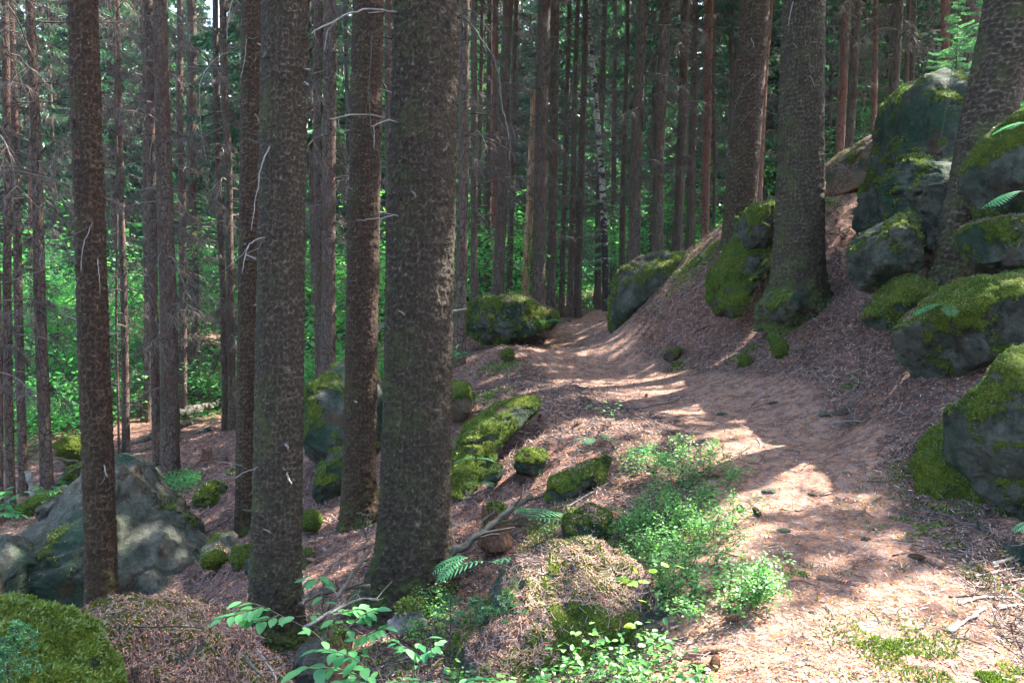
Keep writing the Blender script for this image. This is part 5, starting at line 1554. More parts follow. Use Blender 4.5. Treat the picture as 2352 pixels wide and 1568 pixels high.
def leafy_spray(name, label, lines, leaf, mat, nl, cat='seedling', lw=.52, group=None, base=None, r0=.003, flatn=.35):
    """stems through picture points (x, y, distance) with alternate leaves"""
    L3 = [np.array([W(*p) for p in ln]) for ln in lines]
    B = L3[0][0] if base is None else base
    r = root(name, label, cat, B, group); gs = Geo(); gl = Geo()
    for P in L3:
        n = len(P); t = np.linspace(0, n - 1, (n - 1) * 5 + 1); C = np.stack([np.interp(t, np.arange(n), P[:, k]) for k in range(3)], 1)
        for _ in range(2): C[1:-1] = (C[:-2] + C[1:-1] * 2 + C[2:]) / 4
        V, F, T3 = tube(C, np.linspace(r0, r0 * .4, len(C)), 5); link('stem', Geo().add(V - B, F, T3).mesh('stem', True), M['darkbranch'], r)
        T = np.gradient(C, axis=0); T /= np.linalg.norm(T, axis=1, keepdims=True)
        nl = nl + (2 if leaf > .06 else 0); pos = np.linspace(.15, 1, nl); sgn = 1
        for u in pos:
            j = min(int(u * (len(C) - 1)), len(C) - 1); sgn = -sgn
            S = np.cross(T[j], [0, 0, 1.]); S /= np.linalg.norm(S) + 1e-6
            d = T[j] * (.55 if u < .99 else 1.2) + S * sgn * (.8 if u < .99 else .1) + RNG.normal(0, .16, 3); d[2] = d[2] * flatn - .12; d /= np.linalg.norm(d)
            pet = C[j] + d * leaf * .12
            nn = np.array([0, 0, 1.0]) + rdir(1)[0] * .35
            V, F, rn = leaf_batch(pet[None], d[None], nn[None], leaf * RNG.uniform(.65, 1.15), lw, .10, .18); gl.add(V - B, F, rnd=rn[0])
    link('foliage', gl.mesh('foliage'), M[mat], r)
    return r
leafy_spray('beech_seedling', 'beech spray with broad leaves in front of the second thick trunk base', [
  [(770,1500,3.3),(720,1450,3.2),(660,1420,3.1),(600,1390,3.05),(560,1380,3.0)], [(600,1392,3.05),(560,1405,3.0),(515,1418,2.95)], [(640,1412,3.1),(600,1428,3.05),(540,1410,3.0)]], .066, 'beech', 7)
leafy_spray('beech_seedling', 'beech seedling with layered leaves arching over the red rotten stump', [
  [(880,1568,3.2),(860,1520,3.2),(820,1470,3.15),(790,1430,3.1),(740,1410,3.1),(680,1415,3.0)], [(820,1470,3.15),(860,1450,3.1),(880,1440,3.1)], [(800,1440,3.1),(830,1412,3.15),(860,1400,3.15)], [(760,1415,3.1),(800,1400,3.2),(835,1398,3.2)]], .066, 'beech', 8)
leafy_spray('beech_seedling', 'large beech leaves low at the bottom edge left of centre', [
  [(900,1600,3.0),(860,1570,2.95),(800,1540,2.9),(740,1530,2.85),(700,1535,2.8)], [(860,1570,2.95),(830,1520,2.9),(790,1500,2.9),(740,1490,2.85)], [(880,1590,3.),(820,1560,2.8),(780,1575,2.75)]], .085, 'beech', 9)
leafy_spray('beech_seedling', 'small leafy shoot standing between the sprays and the seedlings', [
  [(960,1580,3.1),(950,1530,3.1),(955,1490,3.1),(980,1465,3.1)], [(952,1500,3.1),(920,1480,3.05),(905,1470,3.05)], [(952,1510,3.1),(990,1490,3.05),(1000,1480,3.05)]], .062, 'beech', 5)
leafy_spray('beech_seedling', 'fresh low leaves lining the bottom edge beside the large beech leaves', [
  [(1050,1620,2.9),(1010,1575,2.85),(960,1560,2.8),(920,1565,2.8)], [(1000,1600,2.9),(1080,1560,2.85),(1130,1565,2.85)], [(1000,1610,2.9),(960,1580,2.8),(890,1585,2.75)]], .075, 'beech', 8)
leafy_spray('leafy_seedling', 'single drooping leaf spray right of the second trunk at mid height', [
  [(740,1400,4.6),(745,1360,4.5),(740,1325,4.4),(720,1318,4.3)], [(742,1335,4.4),(730,1330,4.3),(705,1332,4.3)]], .085, 'beech', 4)
leafy_spray('leafy_sapling', 'thin young sapling with yellow green leaves in front of the mossy rock', [
  [(1464,1570,3.3),(1462,1500,3.35),(1461,1420,3.35),(1460,1350,3.4),(1462,1318,3.4)], [(1460,1345,3.4),(1480,1325,3.38),(1500,1300,3.36),(1545,1298,3.34)], [(1461,1335,3.4),(1445,1330,3.38),(1432,1325,3.36)]], .052, 'yellowleaf', 6, cat='sapling', lw=.8)
leafy_spray('leafy_seedling', 'small green seedling growing on the mossy ledge beside the dark spruce', [
  [(1052,838,11.5),(1050,815,11.5),(1048,802,11.5)], [(1051,820,11.5),(1060,808,11.4)], [(1051,820,11.5),(1042,806,11.4)]], .12, 'leaf', 3)
leafy_spray('leafy_seedling', 'little green seedling on the sunny bank in front of the path', [
  [(1410,965,7.8),(1405,945,7.8),(1395,925,7.8)], [(1406,945,7.8),(1420,930,7.8),(1425,920,7.7)], [(1408,950,7.8),(1385,940,7.7),(1360,932,7.6)]], .06, 'leaf', 5)
leafy_spray('leafy_seedling', 'green leaved seedling at the mossy ledge above the bright bush', [
  [(1480,1045,6.9),(1478,1030,6.9),(1476,1020,6.9)], [(1479,1035,6.9),(1490,1024,6.8)], [(1479,1035,6.9),(1465,1028,6.8)]], .07, 'leaf', 3)
leafy_spray('leafy_seedling', 'bright rowan shoot in front of the left trunk behind the huge boulder', [
  [(100,1180,11),(108,1140,11),(118,1118,11),(135,1105,11)], [(108,1140,11),(100,1125,11),(92,1118,11)], [(112,1128,11),(128,1122,11),(140,1115,11)]], .13, 'leaf', 6)
leafy_spray('leafy_seedling', 'green leafy twigs poking in from the left edge', [
  [(-30,1200,9.5),(0,1160,9.5),(25,1140,9.5),(50,1130,9.5)], [(-10,1170,9.5),(15,1155,9.5),(30,1165,9.5)], [(-20,1190,9.5),(5,1140,9.4),(10,1125,9.4)], [(-20,1180,9.5),(20,1175,9.4),(40,1180,9.4)]], .12, 'beech', 9)

def fern(label, px, py, Y, L, nf, spread=(0, 6.28), seed=0, lift=.7, loc=None):
    rng = np.random.default_rng(seed + 400)
    B = W(px, py, Y) if loc is None else loc
    r = root('fern', label, 'fern', B)
    for i in range(nf + 2):
        az = rng.uniform(*spread) if nf > 1 else spread[0]
        n = 12; d = np.array([math.cos(az), math.sin(az), lift]); P = [np.zeros(3)]
        for k in range(n):
            d = d + np.array([0, 0, -.09]); P.append(P[-1] + d / np.linalg.norm(d) * L / n)
        P = np.array(P); g = Geo(); V, F = prisms(P[:-1], P[1:], .0022, .0015); g.add(V, F, rnd=.2)
        T = np.gradient(P, axis=0); T /= np.linalg.norm(T, axis=1, keepdims=True)
        S = np.cross(T, [0, 0, 1.]); S /= np.linalg.norm(S, axis=1, keepdims=True) + 1e-6
        t = np.arange(2, n + 1); w = np.sin(np.clip((t - 1.5) / (n - .5), 0, 1) * math.pi) ** .8 * L * .25 + .006
        for sg in (-1, 1):
            D = S[t] * sg + T[t] * .35 + np.array([0, 0, -.18]); D /= np.linalg.norm(D, axis=1, keepdims=True)
            V, F = quads(P[t], D, T[t], w, L / n * .42, 6); g.add(V, F)
        link('frond', g.mesh('frond'), M['fern'], r)
    return r
fern('fern with spreading pale fronds right of the leaning branch', 1215, 1195, 6.0, .42, 5, (-.6, 2.2), 1, .5)
fern('low fern lying over the litter right of the biggest trunk', 1130, 1290, 5.3, .40, 5, (-.9, 3.9), 2, .25)
fern('single fern frond low beside the biggest trunk', 1075, 1280, 5.3, .26, 3, (2.4, 4.0), 3, .2)
fern('fern with flat fronds in front of the mossy foreground rock', 1215, 1275, 4.9, .22, 3, (0, 3), 4, .25)
fern('small fern on the long mossy slab', 1090, 1055, 7.2, .20, 3, (-.5, 3.5), 5, .4)
fern('tiny fern under the stone beside the mossy slab', 1100, 1110, 6.8, .14, 3, (0, 6), 6, .5)
fern('bright fern between the wedge rock and the overhanging boulder', 2175, 700, 6.4, .26, 4, (1.8, 4.4), 7, .25)
fern('bright fern hanging on the flank of the high right boulder', 2352, 440, 6.5, .32, 4, (2.6, 3.9), 8, .15)
fern('fern tips on top of the high right boulder at the edge', 2355, 285, 6.9, .25, 3, (2.6, 3.8), 9, .3)
fern('white lit fern tips at the foot of the big dark boulder', 2385, 1195, 4.4, .15, 3, (2.5, 3.9), 10, .1)
fern('small fern at the foot of the moss block in the left hollow', 455, 1200, 10.7, .30, 3, (0, 6), 11, .6)
fern('fern sprigs by the sunny bank above the rib of moss', 1370, 1010, 7.3, .22, 4, (0, 6), 12, .6)
fern('faint fern below the path edge near the boulder with moss', 1245, 745, 15, .4, 4, (0, 6), 13, .8)

def seedling(label, px, py, Y, h, seed=0, name='spruce_seedling', dens=1.0, wide=.5):
    rng = np.random.default_rng(seed + 70)
    B = W(px, py, Y); r = root(name, label, 'spruce seedling', B)
    S = [(np.zeros(3), np.array([0, 0, h]), .005, .002)]; NB = []
    nb = int(16 * dens)
    for i in range(nb):
        t = .12 + .85 * i / nb; az = i * 2.4 + rng.uniform(-.3, .3); L = h * wide * (1.05 - t) * rng.uniform(.7, 1.2)
        a = np.array([0, 0, h * t]); e = np.array([math.cos(az), math.sin(az), rng.uniform(.05, .45)]); e /= np.linalg.norm(e)
        S.append((a, a + e * L, .0022, .001)); NB.append((a, e, L))
        for q in range(4):
            u = rng.uniform(.25, .9); s = np.cross(e, [0, 0, 1.]) * rng.choice([-1, 1]) + e * .7; s /= np.linalg.norm(s); l2 = L * .4 * (1.1 - u)
            b = a + e * L * u; S.append((b, b + s * l2, .0012, .0008)); NB.append((b, s, l2))
    A, Bb = np.array([s[0] for s in S]), np.array([s[1] for s in S])
    V, F = prisms(A, Bb, np.array([s[2] for s in S]), np.array([s[3] for s in S])); link('stem', Geo().add(V, F).mesh('stem'), M['darkbranch'], r)
    g = Geo()
    for a, e, L in NB:
        n = int(max(12, L / .0022)); u = rng.random(n)[:, None]
        C = a + e * L * u; D = e * .6 + rdir(n, rng) * .8; D /= np.linalg.norm(D, axis=1, keepdims=True)
        V, F = quads(C, D, perp(D, rng), rng.uniform(.010, .018, n), .0022, 0); g.add(V, F)
    link('foliage', g.mesh('foliage'), M['needles'], r)
seedling('small spruce seedling on the foreground rock, tallest of its patch', 1165, 1440, 3.9, .20, 1, wide=.8)
seedling('bushy spruce seedling left of the tallest one', 1095, 1440, 4.0, .17, 2, wide=.9)
seedling('twiggy half bare spruce seedling beside the biggest trunk base', 1035, 1450, 4.2, .22, 3, dens=.7, wide=.9)
seedling('tiny spruce seedling right of the tallest one', 1215, 1430, 4.0, .12, 4, wide=.9)
seedling('spruce sprig on the thick green moss in the corner', 45, 1500, 2.75, .12, 5, wide=.9)
seedling('spruce sprig at the lower rim of the corner moss', 20, 1570, 2.7, .14, 6, wide=.9)
def sapl(label, px, py, Y, sc, i):
    r = root('young_spruce', label, 'young spruce', W(px, py, Y))
    link('trunk', FT[i % 3], M['bark_far'], r).scale = (.3, .3, .42)
    link('crown', YOUNG_NEAR, M['needles_pale'], r); r.scale = (sc,) * 3
M['needles_pale'] = mat_leaf('pale_spruce_needles', (.06, .17, .10), (.16, .32, .20), .4)
YOUNG_NEAR = spruce_crown('crown', 95, .3, 8.0, 2.6, 60, (.10, .2), .05, 420, .03)
sapl('pale green young spruce growing above the tall outcrop', 2195, 180, 12.0, .17, 0)
sapl('pale young spruce branch tips beside the leaning trunk above the outcrop', 2262, 130, 11.0, .17, 1)
sapl('small pale spruce tree lit in the gap left of the birch', 1320, 640, 23.5, .52, 2)

# ------------------------------------------------------------------ logs, stumps, branches on the ground
def stick(name, label, pts, r0, r1, mat='darkbranch', cat='fallen branch', k=8, twigs=0, group=None, ground=False, lump=.12, taper_end=True):
    P = np.array([W(*p) for p in pts]) if not ground else np.array([G(*p) + np.array([0, 0, r0 * .7]) for p in pts])
    n = len(P); m_ = max(3, int(20 / n)); t = np.linspace(0, n - 1, (n - 1) * m_ + 1)
    C = np.stack([np.interp(t, np.arange(n), P[:, q]) for q in range(3)], 1)
    for _ in range(3): C[1:-1] = (C[:-2] + C[1:-1] * 2 + C[2:]) / 4
    C[1:-1] += RNG.normal(0, r0 * .18, C[1:-1].shape)
    rr = np.linspace(r0, r1, len(C)) * (1 + RNG.normal(0, lump, len(C)))
    B = C[0].copy()
    V, F, T3 = tube(C - B, rr, k); g = Geo().add(V, F, T3)
    for _ in range(twigs):
        j = RNG.integers(1, len(C) - 1); d = C[j] - C[j - 1]; d /= np.linalg.norm(d)
        e = d * .6 + rdir(1)[0] * .9; e[2] = abs(e[2]) * .8; e /= np.linalg.norm(e); l = RNG.uniform(.08, .35) * (r0 / .03) ** .5
        q = np.array([C[j], C[j] + e * l * .5, C[j] + (e + rdir(1)[0] * .3) * l]) - B
        V, F = prisms(q[:-1], q[1:], min(r1, r0) * .45 + .001, min(r1, r0) * .25 + .001, 4); g.add(V, F)
    o = link(name, g.mesh(name, True), M[mat], None, B)
    return tag(o, label, cat, group)
stick('fallen_log', 'weathered grey log lowest of the fallen logs on the left', [(262,1056,16.5),(320,1040,17),(370,1024,17.6),(450,1000,18.5),(480,985,19)], .075, .06, 'log', 'fallen log', 12)
stick('fallen_log', 'pale grey log lying above the lowest fallen log', [(290,1030,17.6),(330,1010,18.2),(375,990,19),(440,972,20)], .085, .06, 'log', 'fallen log', 12)
stick('fallen_log', 'dark mossy log highest on the far bank', [(408,955,22),(445,940,22.5),(480,930,23.5),(530,915,25)], .14, .10, 'log', 'fallen log', 12)
stick('fallen_log', 'thin straight pole across the bank behind the dark pair', [(400,1012,18.5),(460,990,19.5),(512,962,21)], .03, .02, 'silver', 'fallen log', 6)
stick('fallen_log', 'broken light pole low behind the tall brown spruce', [(128,1052,15.5),(160,1058,15.5),(200,1062,15.4)], .03, .02, 'darkbranch', 'fallen log', 6)
stick('leaning_pole', 'short pale leaning birch pole at the far left', [(64,1082,13.6),(72,1110,13.5),(80,1150,13.4)], .055, .05, 'silver', 'pole', 10)
stick('leaning_branch', 'mossy grey branch propped up against the stump right of the biggest trunk', [(1036,1275,5.45),(1090,1235,5.5),(1150,1190,5.6),(1222,1136,5.7)], .028, .021, 'darkbranch', 'fallen branch', 10, twigs=7)
stick('fallen_branch', 'brown branch lying between the second trunk and the biggest trunk', [(690,1388,5.0),(720,1366,5.1),(780,1352,5.2),(850,1345,5.2)], .020, .014, 'darkbranch', k=8, twigs=6)
stick('fallen_branch', 'dark branch leaning diagonally left of the biggest trunk', [(735,1425,4.7),(760,1395,4.8),(800,1330,5.0),(850,1265,5.3)], .016, .010, 'darkbranch', k=8, twigs=5)
stick('fallen_branch', 'thin crooked branch arching through the litter left of the biggest trunk', [(700,1440,4.6),(770,1400,4.7),(830,1372,4.9),(870,1378,4.9)], .012, .006, 'silver', k=6, twigs=8)
GR = [
 ('dark stick lying across the upper foreground needles', [(420,1395),(470,1405),(520,1410)], .008),
]
stick('fallen_branch', 'long dark stick lying on the needle strewn boulder', [(305,1437,3.7),(360,1440,3.7),(420,1437,3.7),(470,1443,3.7)], .005, .003, 'darkbranch', k=5, twigs=4)
stick('fallen_branch', 'dark mossy stick by the lower rim of the needle strewn boulder', [(560,1508,3.5),(580,1530,3.4),(600,1550,3.35)], .010, .007, 'darkbranch', k=6, twigs=2)
stick('fallen_branch', 'curved twig end right of the dark mossy stick', [(588,1490,3.6),(605,1510,3.5),(625,1540,3.4),(635,1560,3.35)], .007, .004, 'silver', k=5, twigs=3)
for lb, pts, r_ in [
  ('long stick in the left hollow under the dark mossy block', [(440,1242),(480,1222),(530,1192)], .016),
  ('parallel stick just below the long one in the left hollow', [(455,1232),(500,1210),(540,1200)], .010),
  ('stick pointing uphill in front of the pale slab', [(388,1218),(405,1200),(425,1180)], .014),
  ('long pale branch sweeping down the sunny bank', [(1300,1170),(1350,1140),(1400,1110),(1440,1075)], .008),
  ('dead branch with thin twigs across the path edge', [(1425,930),(1450,945),(1490,935),(1550,925),(1570,910)], .007),
  ('dark stick lying on the right side of the path', [(1990,1108),(2030,1110),(2055,1106)], .007),
  ('root like stick across the path below the slope', [(1880,960),(1920,958),(1960,950)], .022),
  ('thin pale stick beside the root on the path', [(1915,978),(1950,970),(1985,972)], .014),
  ('small stick in the centre of the path', [(1855,1138),(1880,1142),(1905,1136)], .007),
  ('small dark twig group on the path middle', [(1790,1172),(1830,1175),(1850,1172)], .005),
  ('brown stick on the slope under the broad boulder', [(2120,1030),(2180,1000),(2230,960)], .007),
  ('crossed brown stick on the slope under the broad boulder', [(2070,1080),(2130,1050),(2190,1010)], .007),
  ('long dark stick beside the big dark boulder', [(2050,1280),(2130,1262),(2200,1268)], .006),
  ('pale twig at the foot of the mossy tongue', [(1560,690),(1590,672),(1625,650)], .012),
  ('antler shaped pale root on the slope left of the mossy tongue', [(1592,668),(1612,655),(1622,640),(1620,622)], .014),
  ('twig bundle in the middle of the slope', [(1600,760),(1640,745),(1680,770)], .008),
  ('dark twig on the far side of the path', [(1230,905),(1260,890),(1290,885)], .008),
  ('stick on the left bank above the mossy slab', [(1130,905),(1190,890),(1215,880)], .008),
  ('short stick across the needles near the wood chips', [(2180,1375),(2225,1370),(2260,1368)], .006),
  ('thin twig curling on the front part of the path', [(1990,1398),(2010,1415),(2030,1440)], .004),
 ]:
    stick('fallen_branch', lb, pts, r_, r_ * .5, 'silver' if 'pale' in lb else 'darkbranch', k=6, twigs=3, ground=True)
for lb, pts, r_ in [
  ('long pale splinter of wood pointing up the path near the right edge', [(2178,1455),(2215,1435),(2262,1400)], .016),
  ('pale splinter lying level among the wood chips at the right edge', [(2290,1402),(2320,1398),(2360,1395)], .012),
  ('brown splinter above the long pale one', [(2200,1390),(2260,1375),(2330,1378)], .010),
  ('reddish splinter at the right edge under the dark boulder', [(2280,1300),(2320,1290),(2370,1270)], .014),
  ('thin splinter below the reddish one', [(2240,1325),(2290,1318),(2330,1305)], .008),
  ('wide chip standing on the right edge of the litter', [(2320,1340),(2345,1335),(2375,1322)], .012),
  ('short pale chip in the litter right of the path centre', [(1895,1392),(1905,1402),(1912,1412)], .008),
  ('light chip at the left side of the path', [(1795,1262),(1805,1270),(1820,1268)], .008),
  ('tan chip on the upper path', [(1740,1010),(1748,1022),(1745,1030)], .008),
 ]:
    stick('wood_splinter', lb, pts, r_, r_ * .5, 'splinter', 'wood splinter', k=4, ground=True, lump=.25)

def stump(name, label, px, py, Y, w, h, mat, jag=.4, moss=.5, seed=0, lean=0):
    B = W(px, py, Y); rr = w / FPX * Y / 2; H = h / FPX * Y
    r = root(name, label, 'stump', B); k = 40; n = 16
    a = np.arange(k) * 2 * math.pi / k; t = np.linspace(-.15, 1, n)
    top = 1 - jag * (vnoise(np.stack([np.cos(a) * 2.5, np.sin(a) * 2.5, a * 0 + seed], -1)) * .5 + .5) - jag * .4 * RNG.random(k)
    T, A = np.meshgrid(t, a, indexing='ij')
    rad = rr * (1.0 + .35 * np.exp(-np.maximum(T, 0) * 6)) * (1 + .12 * fbm(np.stack([np.cos(A) * 3, np.sin(A) * 3, T * 1.5 + seed], -1), 3) + .05 * np.sin(A * 9))
    Z = np.where(T > 0, T * top[None], T) * H
    P = np.stack([rad * np.cos(A) + lean * Z, rad * np.sin(A), Z], -1)
    ring2 = P[-1] * np.array([.55, .55, 1]); ring2[:, 2] -= H * .15
    V = np.concatenate([P.reshape(-1, 3), ring2, [[lean * H * .5, 0, H * .35]]])
    i = np.arange(n - 1)[:, None] * k; j = np.arange(k)[None]; j2 = (j + 1) % k
    F = np.stack([i + j, i + j2, i + k + j2, i + k + j], -1).reshape(-1, 4)
    jj_ = np.arange(k); F2 = np.stack([(n - 1) * k + jj_, (n - 1) * k + (jj_ + 1) % k, n * k + (jj_ + 1) % k, n * k + jj_], 1)
    T3 = np.stack([n * k + jj_, n * k + (jj_ + 1) % k, np.full(k, n * k + k)], 1)
    link('stump_wood', Geo().add(V, F, F2, T3).mesh('stump_wood', True), M[mat], r)
    if moss:
        g = Geo(); m_ = int(1500 * moss)
        q = RNG.random(m_); az = RNG.uniform(0, 6.28, m_)
        C = np.stack([rr * np.sqrt(q) * np.cos(az) * 1.05, rr * np.sqrt(q) * np.sin(az) * 1.05, H * (.78 + .12 * np.sin(az * 3) - .25 * q) + RNG.normal(0, .008, m_)], 1)
        C[:, 0] += lean * C[:, 2]
        D = rdir(m_) + np.array([0, 0, .6]); D /= np.linalg.norm(D, axis=1, keepdims=True)
        V, F = quads(C, D, perp(D), .022, .010); g.add(V, F); link('moss', g.mesh('moss'), M['moss'], r, kind='stuff')
    return r
stump('stump', 'mossy broken stump behind the leaning branch', 1138, 1240, 6.0, 60, 100, 'rotten', .35, 1.0, 1)
stump('stump', 'red rotten stump behind the beech leaves in the foreground', 778, 1530, 3.9, 52, 105, 'rotten', .5, .3, 2)
stump('stump', 'grey splintered root stump with moss in front of the biggest trunk', 935, 1428, 4.9, 66, 62, 'silver', .7, .6, 3, .25)
stump('stump', 'low broken stump with splintered top on the far left bank', 476, 1052, 14.5, 22, 30, 'rotten', .8, 0, 4)
stump('stump', 'tiny dark stump left of the slim trunk on the bank', 517, 1062, 13.5, 12, 22, 'rotten', .8, 0, 5)

# spruce cones ---------------------------------------------------------------
def cone_mesh():
    g = Geo(); n, k = 26, 12
    t = np.linspace(0, 1, n); V = []
    Fq = []
    for i in range(n):
        r_ = .016 * math.sin(math.pi * min(1, .12 + t[i] * .86)) ** .6
        for j in range(k):
            a = (j + .5 * (i % 2)) * 2 * math.pi / k
            base = np.array([t[i] * .115 - .0575, math.cos(a) * r_, math.sin(a) * r_])
            out = np.array([.35, math.cos(a), math.sin(a)]); out /= np.linalg.norm(out)
            s = np.array([0, -math.sin(a), math.cos(a)])
            V.append([base - s * .0052 - out * .003, base + out * .004 - s * .003 + np.array([.007, 0, 0]), base + out * .0045 + np.array([.0095, 0, 0]), base + out * .004 + s * .003 + np.array([.007, 0, 0]), base + s * .0052 - out * .003])
    V = np.array(V).reshape(-1, 3); F = np.arange(len(V)).reshape(-1, 5)
    g.add(V, F)
    P = np.stack([t * .115 - .0575, t * 0, t * 0], 1); V, F, T3 = tube(P, .0135 * np.sin(math.pi * np.clip(.1 + t * .85, 0, 1)) ** .6, 10)
    g.add(V, F, T3, rnd=.1)
    return g.mesh('spruce_cone')
CM = cone_mesh()
CONES = [(1738,1181,'on the left side of the path, right of the bilberry clump'),(1903,1337,'in the sun spot at the middle of the front path'),(2105,1284,'reddish brown, under the flat worn stone on the path side'),
 (1703,1169,'half hidden at the path edge under the bilberry leaves'),(1643,1099,'beside the upper bilberry bush'),(1530,986,'in the litter above the bright bilberry bush, left of a pair'),(1551,994,'in the litter above the bright bilberry bush, right of a pair'),
 (1943,902,'on the slope foot right of the light streaks'),(1583,1514,'by the path edge, left of the bottom heap'),(1643,1499,'topmost of the heap at the bottom path edge'),(1543,1544,'leftmost of the heap at the bottom path edge'),
 (1608,1539,'long one in the middle of the bottom heap'),(1643,1529,'rightmost of the bottom heap'),(1678,1404,'under the overhanging bilberry bush, upper one'),(1693,1424,'under the overhanging bilberry bush, lower one'),
 (1209,1449,'upright leaning one among the spruce seedlings'),(1104,1291,'near the fern right of the biggest trunk'),(1484,911,'lying where the path turns, above the litter heap'),(1534,986,''),(1239,961,'first in the heap right of the grey slab top'),
 (1314,939,'below the path turn on the left'),(1199,1109,'beside the sunlit mossy stone'),(1059,954,'just right of the biggest trunk, upper one'),(1289,954,'second in the heap right of the grey slab top'),(1344,904,'at the left path edge by the bend'),
 (1246,916,'on the bank above the mossy slab'),(1181,911,'left one on the bank above the mossy slab'),(1161,916,'smallest on the bank above the mossy slab'),(1229,949,'pointing downhill next to the slab top'),(1065,1010,'pale one low beside the biggest trunk'),
 (1075,985,'red brown one just right of the biggest trunk'),(1350,920,'long one across the upper left path edge'),(1330,975,'in the sunlit bank litter'),(1420,1085,'near the mossy rib end'),(950,1480,'close to the grey root stump'),(2145,1296,'right one below the flat worn stone'),
 (300,1352,''),(720,1290,'in the litter right of the second thick trunk'),(745,1265,'second in the litter right of the second thick trunk'),(1605,1530,'')]
for i, (px, py, w_) in enumerate(CONES):
    if not w_: continue
    p = G(px, py, .012)
    o = link('spruce_cone', CM, M['cone'], None, p)
    o.rotation_euler = (RNG.uniform(0, 6), RNG.uniform(-.25, .25), RNG.uniform(0, 6.28)); s = RNG.uniform(.8, 1.15); o.scale = (s, s, s)
    tag(o, 'brown spruce cone ' + w_, 'cone', 'spruce cones on the ground')

# small stones in the path
for i, (px, py, Y, w, h, lb) in enumerate([(1800,1222,0,34,12,'grey stone set in the middle of the path'),(1765,1130,0,36,12,'pale stone in the upper middle of the path'),(1833,1250,0,14,8,'tiny stone in front of the grey path stone'),
   (1778,926,0,24,14,'light stone at the slope foot by the path turn'),(1660,952,0,26,7,'flat dark stone in the path turn'),(1305,738,0,14,5,'dark flat stone near the far end of the path'),(1990,1240,0,24,8,'low stone right of the path middle'),(1865,1408,0,20,8,'small stone sunk in the front path')]):
    p = G(px, py); V, F = ico(3); s_ = w / FPX * p[1] * .5
    N_ = fbm(V * 1.7 + i * 9, 4)[:, None]; Vs = V * (1 + .35 * N_) * np.array([s_, s_ * .8, s_ * .42])
    z0 = np.zeros(len(V)); o = link('stone', mesh_np('stone', Vs, [F], True, vattr={'moss': z0, 'litter': z0, 'brown': z0}), M['rock'], None, p)
    tag(o, lb, 'stone', 'stones in the path')

# ------------------------------------------------------------------ litter
def scatter_xy(n, ymin, ymax, pw, side=.74):
    q = RNG.random(n); a = 1 - pw
    y = (ymin ** a + q * (ymax ** a - ymin ** a)) ** (1 / a)
    x = RNG.uniform(-side, side, n) * (y + .6)
    return x, y
def lay(x, y, ln, wd, lift=.004, tilt=.25):
    n = len(x); z = gz_at(x, y); e = .03
    nx = -(gz_at(x + e, y) - z) / e; nyv = -(gz_at(x, y + e) - z) / e
    Nn = np.stack([nx, nyv, np.ones(n)], 1); Nn /= np.linalg.norm(Nn, axis=1, keepdims=True)
    D = rdir(n) * np.array([1, 1, .2]); D = D - Nn * (D * Nn).sum(1, keepdims=True); D /= np.linalg.norm(D, axis=1, keepdims=True)
    D = D + Nn * RNG.normal(0, tilt, n)[:, None]; D /= np.linalg.norm(D, axis=1, keepdims=True)
    C = np.stack([x, y, z + lift * RNG.uniform(.3, 2.2, n)], 1)
    return C, D, Nn
n = 170000
x, y = scatter_xy(n, 2.4, 17, 2.0); pm = path_mask(x, y); k_ = RNG.random(n) < (1 - .75 * pm); x, y = x[k_], y[k_]; n = len(x)
C, D, Nn = lay(x, y, 0, 0); ln = (.012 + RNG.exponential(.022, n)) * (.7 + y * .05); wd = RNG.uniform(.0018, .0045, n) * (.6 + y * .13)
S = np.cross(D, Nn + rdir(n) * .4); S /= np.linalg.norm(S, axis=1, keepdims=True)
V, F = quads(C - D * ln[:, None] * .5, D, S, ln, wd, 0)
tag(link('needle_litter', Geo().add(V, F).mesh('needle_litter'), M['litter'], kind='stuff'), 'brown dry needles and bark flakes covering the forest floor', 'litter')
n = 70000
x = RNG.uniform(-.5, .5, n); y = 7.5 * (18 / 7.5) ** RNG.random(n); x = x * y * 1.3; pm = path_mask(x, y); k_ = RNG.random(n) < (1 - .8 * pm); x, y = x[k_], y[k_]; n = len(x)
C, D, Nn = lay(x, y, 0, 0, .008, .4); ln = (.03 + RNG.exponential(.035, n)) * (.4 + y * .06); wd = RNG.uniform(.004, .010, n) * (.3 + y * .07)
S = np.cross(D, Nn + rdir(n) * .5); S /= np.linalg.norm(S, axis=1, keepdims=True)
V, F = quads(C - D * ln[:, None] * .5, D, S, ln, wd, 0)
tag(link('slope_litter', Geo().add(V, F).mesh('slope_litter'), M['litter'], kind='stuff'), 'coarse brown twigs, needles and bark bits covering the slopes', 'litter')
n = 90000
x, y = scatter_xy(n, 2.4, 14, 2.1); C, D, Nn = lay(x, y, 0, 0, .005, .35)
cl = vnoise(np.stack([x * 2.2, y * 2.2, x * 0 + 3], -1)); k_ = RNG.random(n) < .45 + .5 * cl; x, y, C, D, Nn = x[k_], y[k_], C[k_], D[k_], Nn[k_]; n = len(x)
sz = RNG.uniform(.006, .014, n) * (.7 + y * .1)
S = np.cross(D, Nn + rdir(n) * .6); S /= np.linalg.norm(S, axis=1, keepdims=True)
V, F = quads(C, D, S, sz, sz * .75)
tag(link('bud_scales', Geo().add(V, F).mesh('bud_scales'), M['scales'], kind='stuff'), 'small orange brown cone scales sprinkled over ground and path', 'litter')
n = 36000
x, y = scatter_xy(n, 2.4, 13, 2.0); right = (sstep(-.5, 1.5, x) * .5 + .35) * (1 - .72 * path_mask(x, y)); k_ = RNG.random(n) < right; x, y = x[k_], y[k_]; n = len(x); C, D, Nn = lay(x, y, 0, 0, .006, .2)
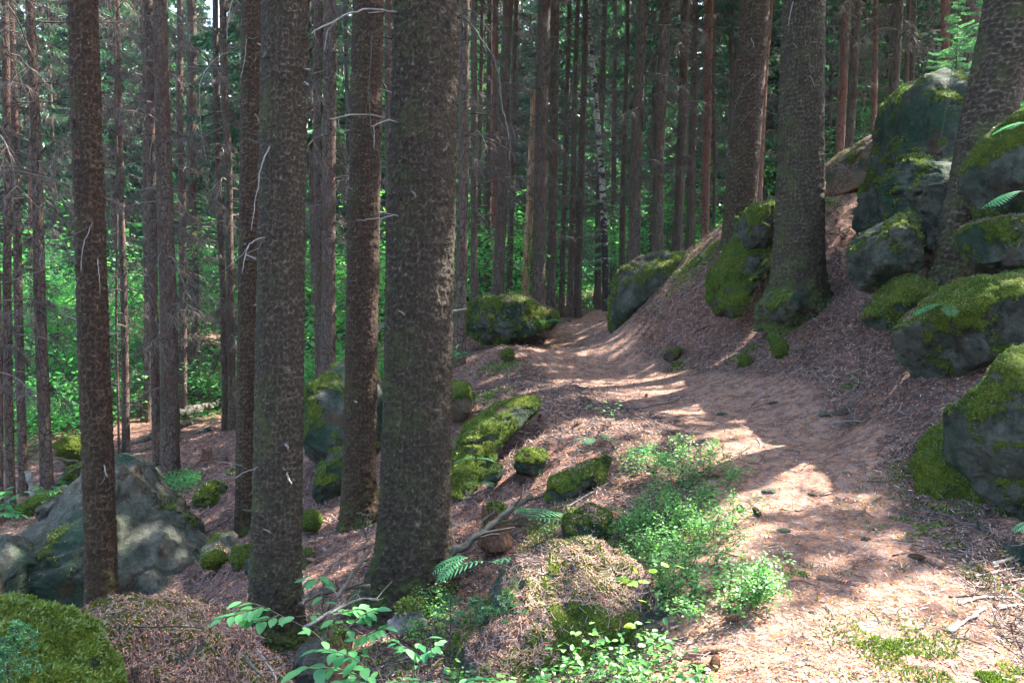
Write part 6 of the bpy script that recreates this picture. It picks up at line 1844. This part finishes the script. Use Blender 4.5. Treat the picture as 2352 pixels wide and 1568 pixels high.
ln = (.010 + RNG.exponential(.011, n)) * (.8 + y * .06); S = np.cross(D, Nn + rdir(n) * .4); S /= np.linalg.norm(S, axis=1, keepdims=True)
V, F = quads(C, D, S, ln, RNG.uniform(.003, .007, n), 0)
tag(link('pale_chips', Geo().add(V, F).mesh('pale_chips'), M['chips'], kind='stuff'), 'pale dry wood chips and grass bits in the litter', 'litter')
# curled twigs standing a little off the ground
n = 15000
x, y = scatter_xy(n, 3, 19, 1.7); pm = path_mask(x, y); k_ = RNG.random(n) < np.clip(1.0 - 1.1 * pm, .04, 1); x, y = x[k_], y[k_]; n = len(x); C, D, Nn = lay(x, y, 0, 0, .012, .28)
ln = RNG.uniform(.06, .28, n) * (.7 + .04 * y); bend = perp(D) * .35
p0 = C - D * ln[:, None] * .5; p1 = p0 + (D + bend) * ln[:, None] * .34; p2 = p1 + D * ln[:, None] * .33; p3 = p2 + (D - bend) * ln[:, None] * .33
w_ = .0022 + .00035 * y
V, F = prisms(np.concatenate([p0, p1, p2]), np.concatenate([p1, p2, p3]), np.tile(w_, 3), np.tile(w_ * .8, 3))
tag(link('dry_twigs', Geo().add(V, F).mesh('dry_twigs'), M['twig_ground'] if 'twig_ground' in M else M['twig'], kind='stuff'), 'thin grey dry twigs tangled over the slopes beside the path', 'litter')
# litter on the big near rocks is laid on their own surface
def rock_litter(label, pts_c, Y, r_, n):
    pass
# grass and moss patches in the floor
g = Geo()
for a, b, Y, rr_, s in MOSSG:
    c = W(a, b, Y); m_ = int(min(16000, 26000 * s * rr_ * rr_ * (5 / Y)))
    az = RNG.uniform(0, 6.28, m_); q = np.abs(RNG.normal(0, .55, m_)) * rr_
    x, y = c[0] + q * np.cos(az), c[1] + q * np.sin(az)
    k_ = vnoise(np.stack([x * 7, y * 7, x * 0], -1)) > -.05; x, y = x[k_], y[k_]; m_ = len(x)
    if not m_: continue
    C, D, Nn = lay(x, y, 0, 0, .0, .3); D = Nn * .7 + rdir(m_) * .7; D /= np.linalg.norm(D, axis=1, keepdims=True)
    V, F = quads(C, D, perp(D), .018 + .002 * Y, .007 + .0006 * Y); g.add(V, F)
tag(link('ground_moss', g.mesh('ground_moss'), M['moss'], kind='stuff'), 'patches of low green moss growing through the litter', 'moss')
# ------------------------------------------------------------------ haze under the trees
HM, nt_, N_, L_n = newmat('haze')
pv = N_.new('ShaderNodeVolumePrincipled'); pv.inputs['Color'].default_value = (.80, .92, .88, 1); pv.inputs['Density'].default_value = .0004
pv.inputs['Anisotropy'].default_value = .3
ho = N_.new('ShaderNodeOutputMaterial'); L_n.new(pv.outputs[0], ho.inputs['Volume'])
bmh = bmesh.new(); bmesh.ops.create_cube(bmh, size=1)
for v_ in bmh.verts: v_.co = Vector((v_.co.x * 380, 55 + v_.co.y * 290, 22 + v_.co.z * 72))
meh = bpy.data.meshes.new('haze'); bmh.to_mesh(meh); bmh.free()
link('haze', meh, HM, kind='stuff')
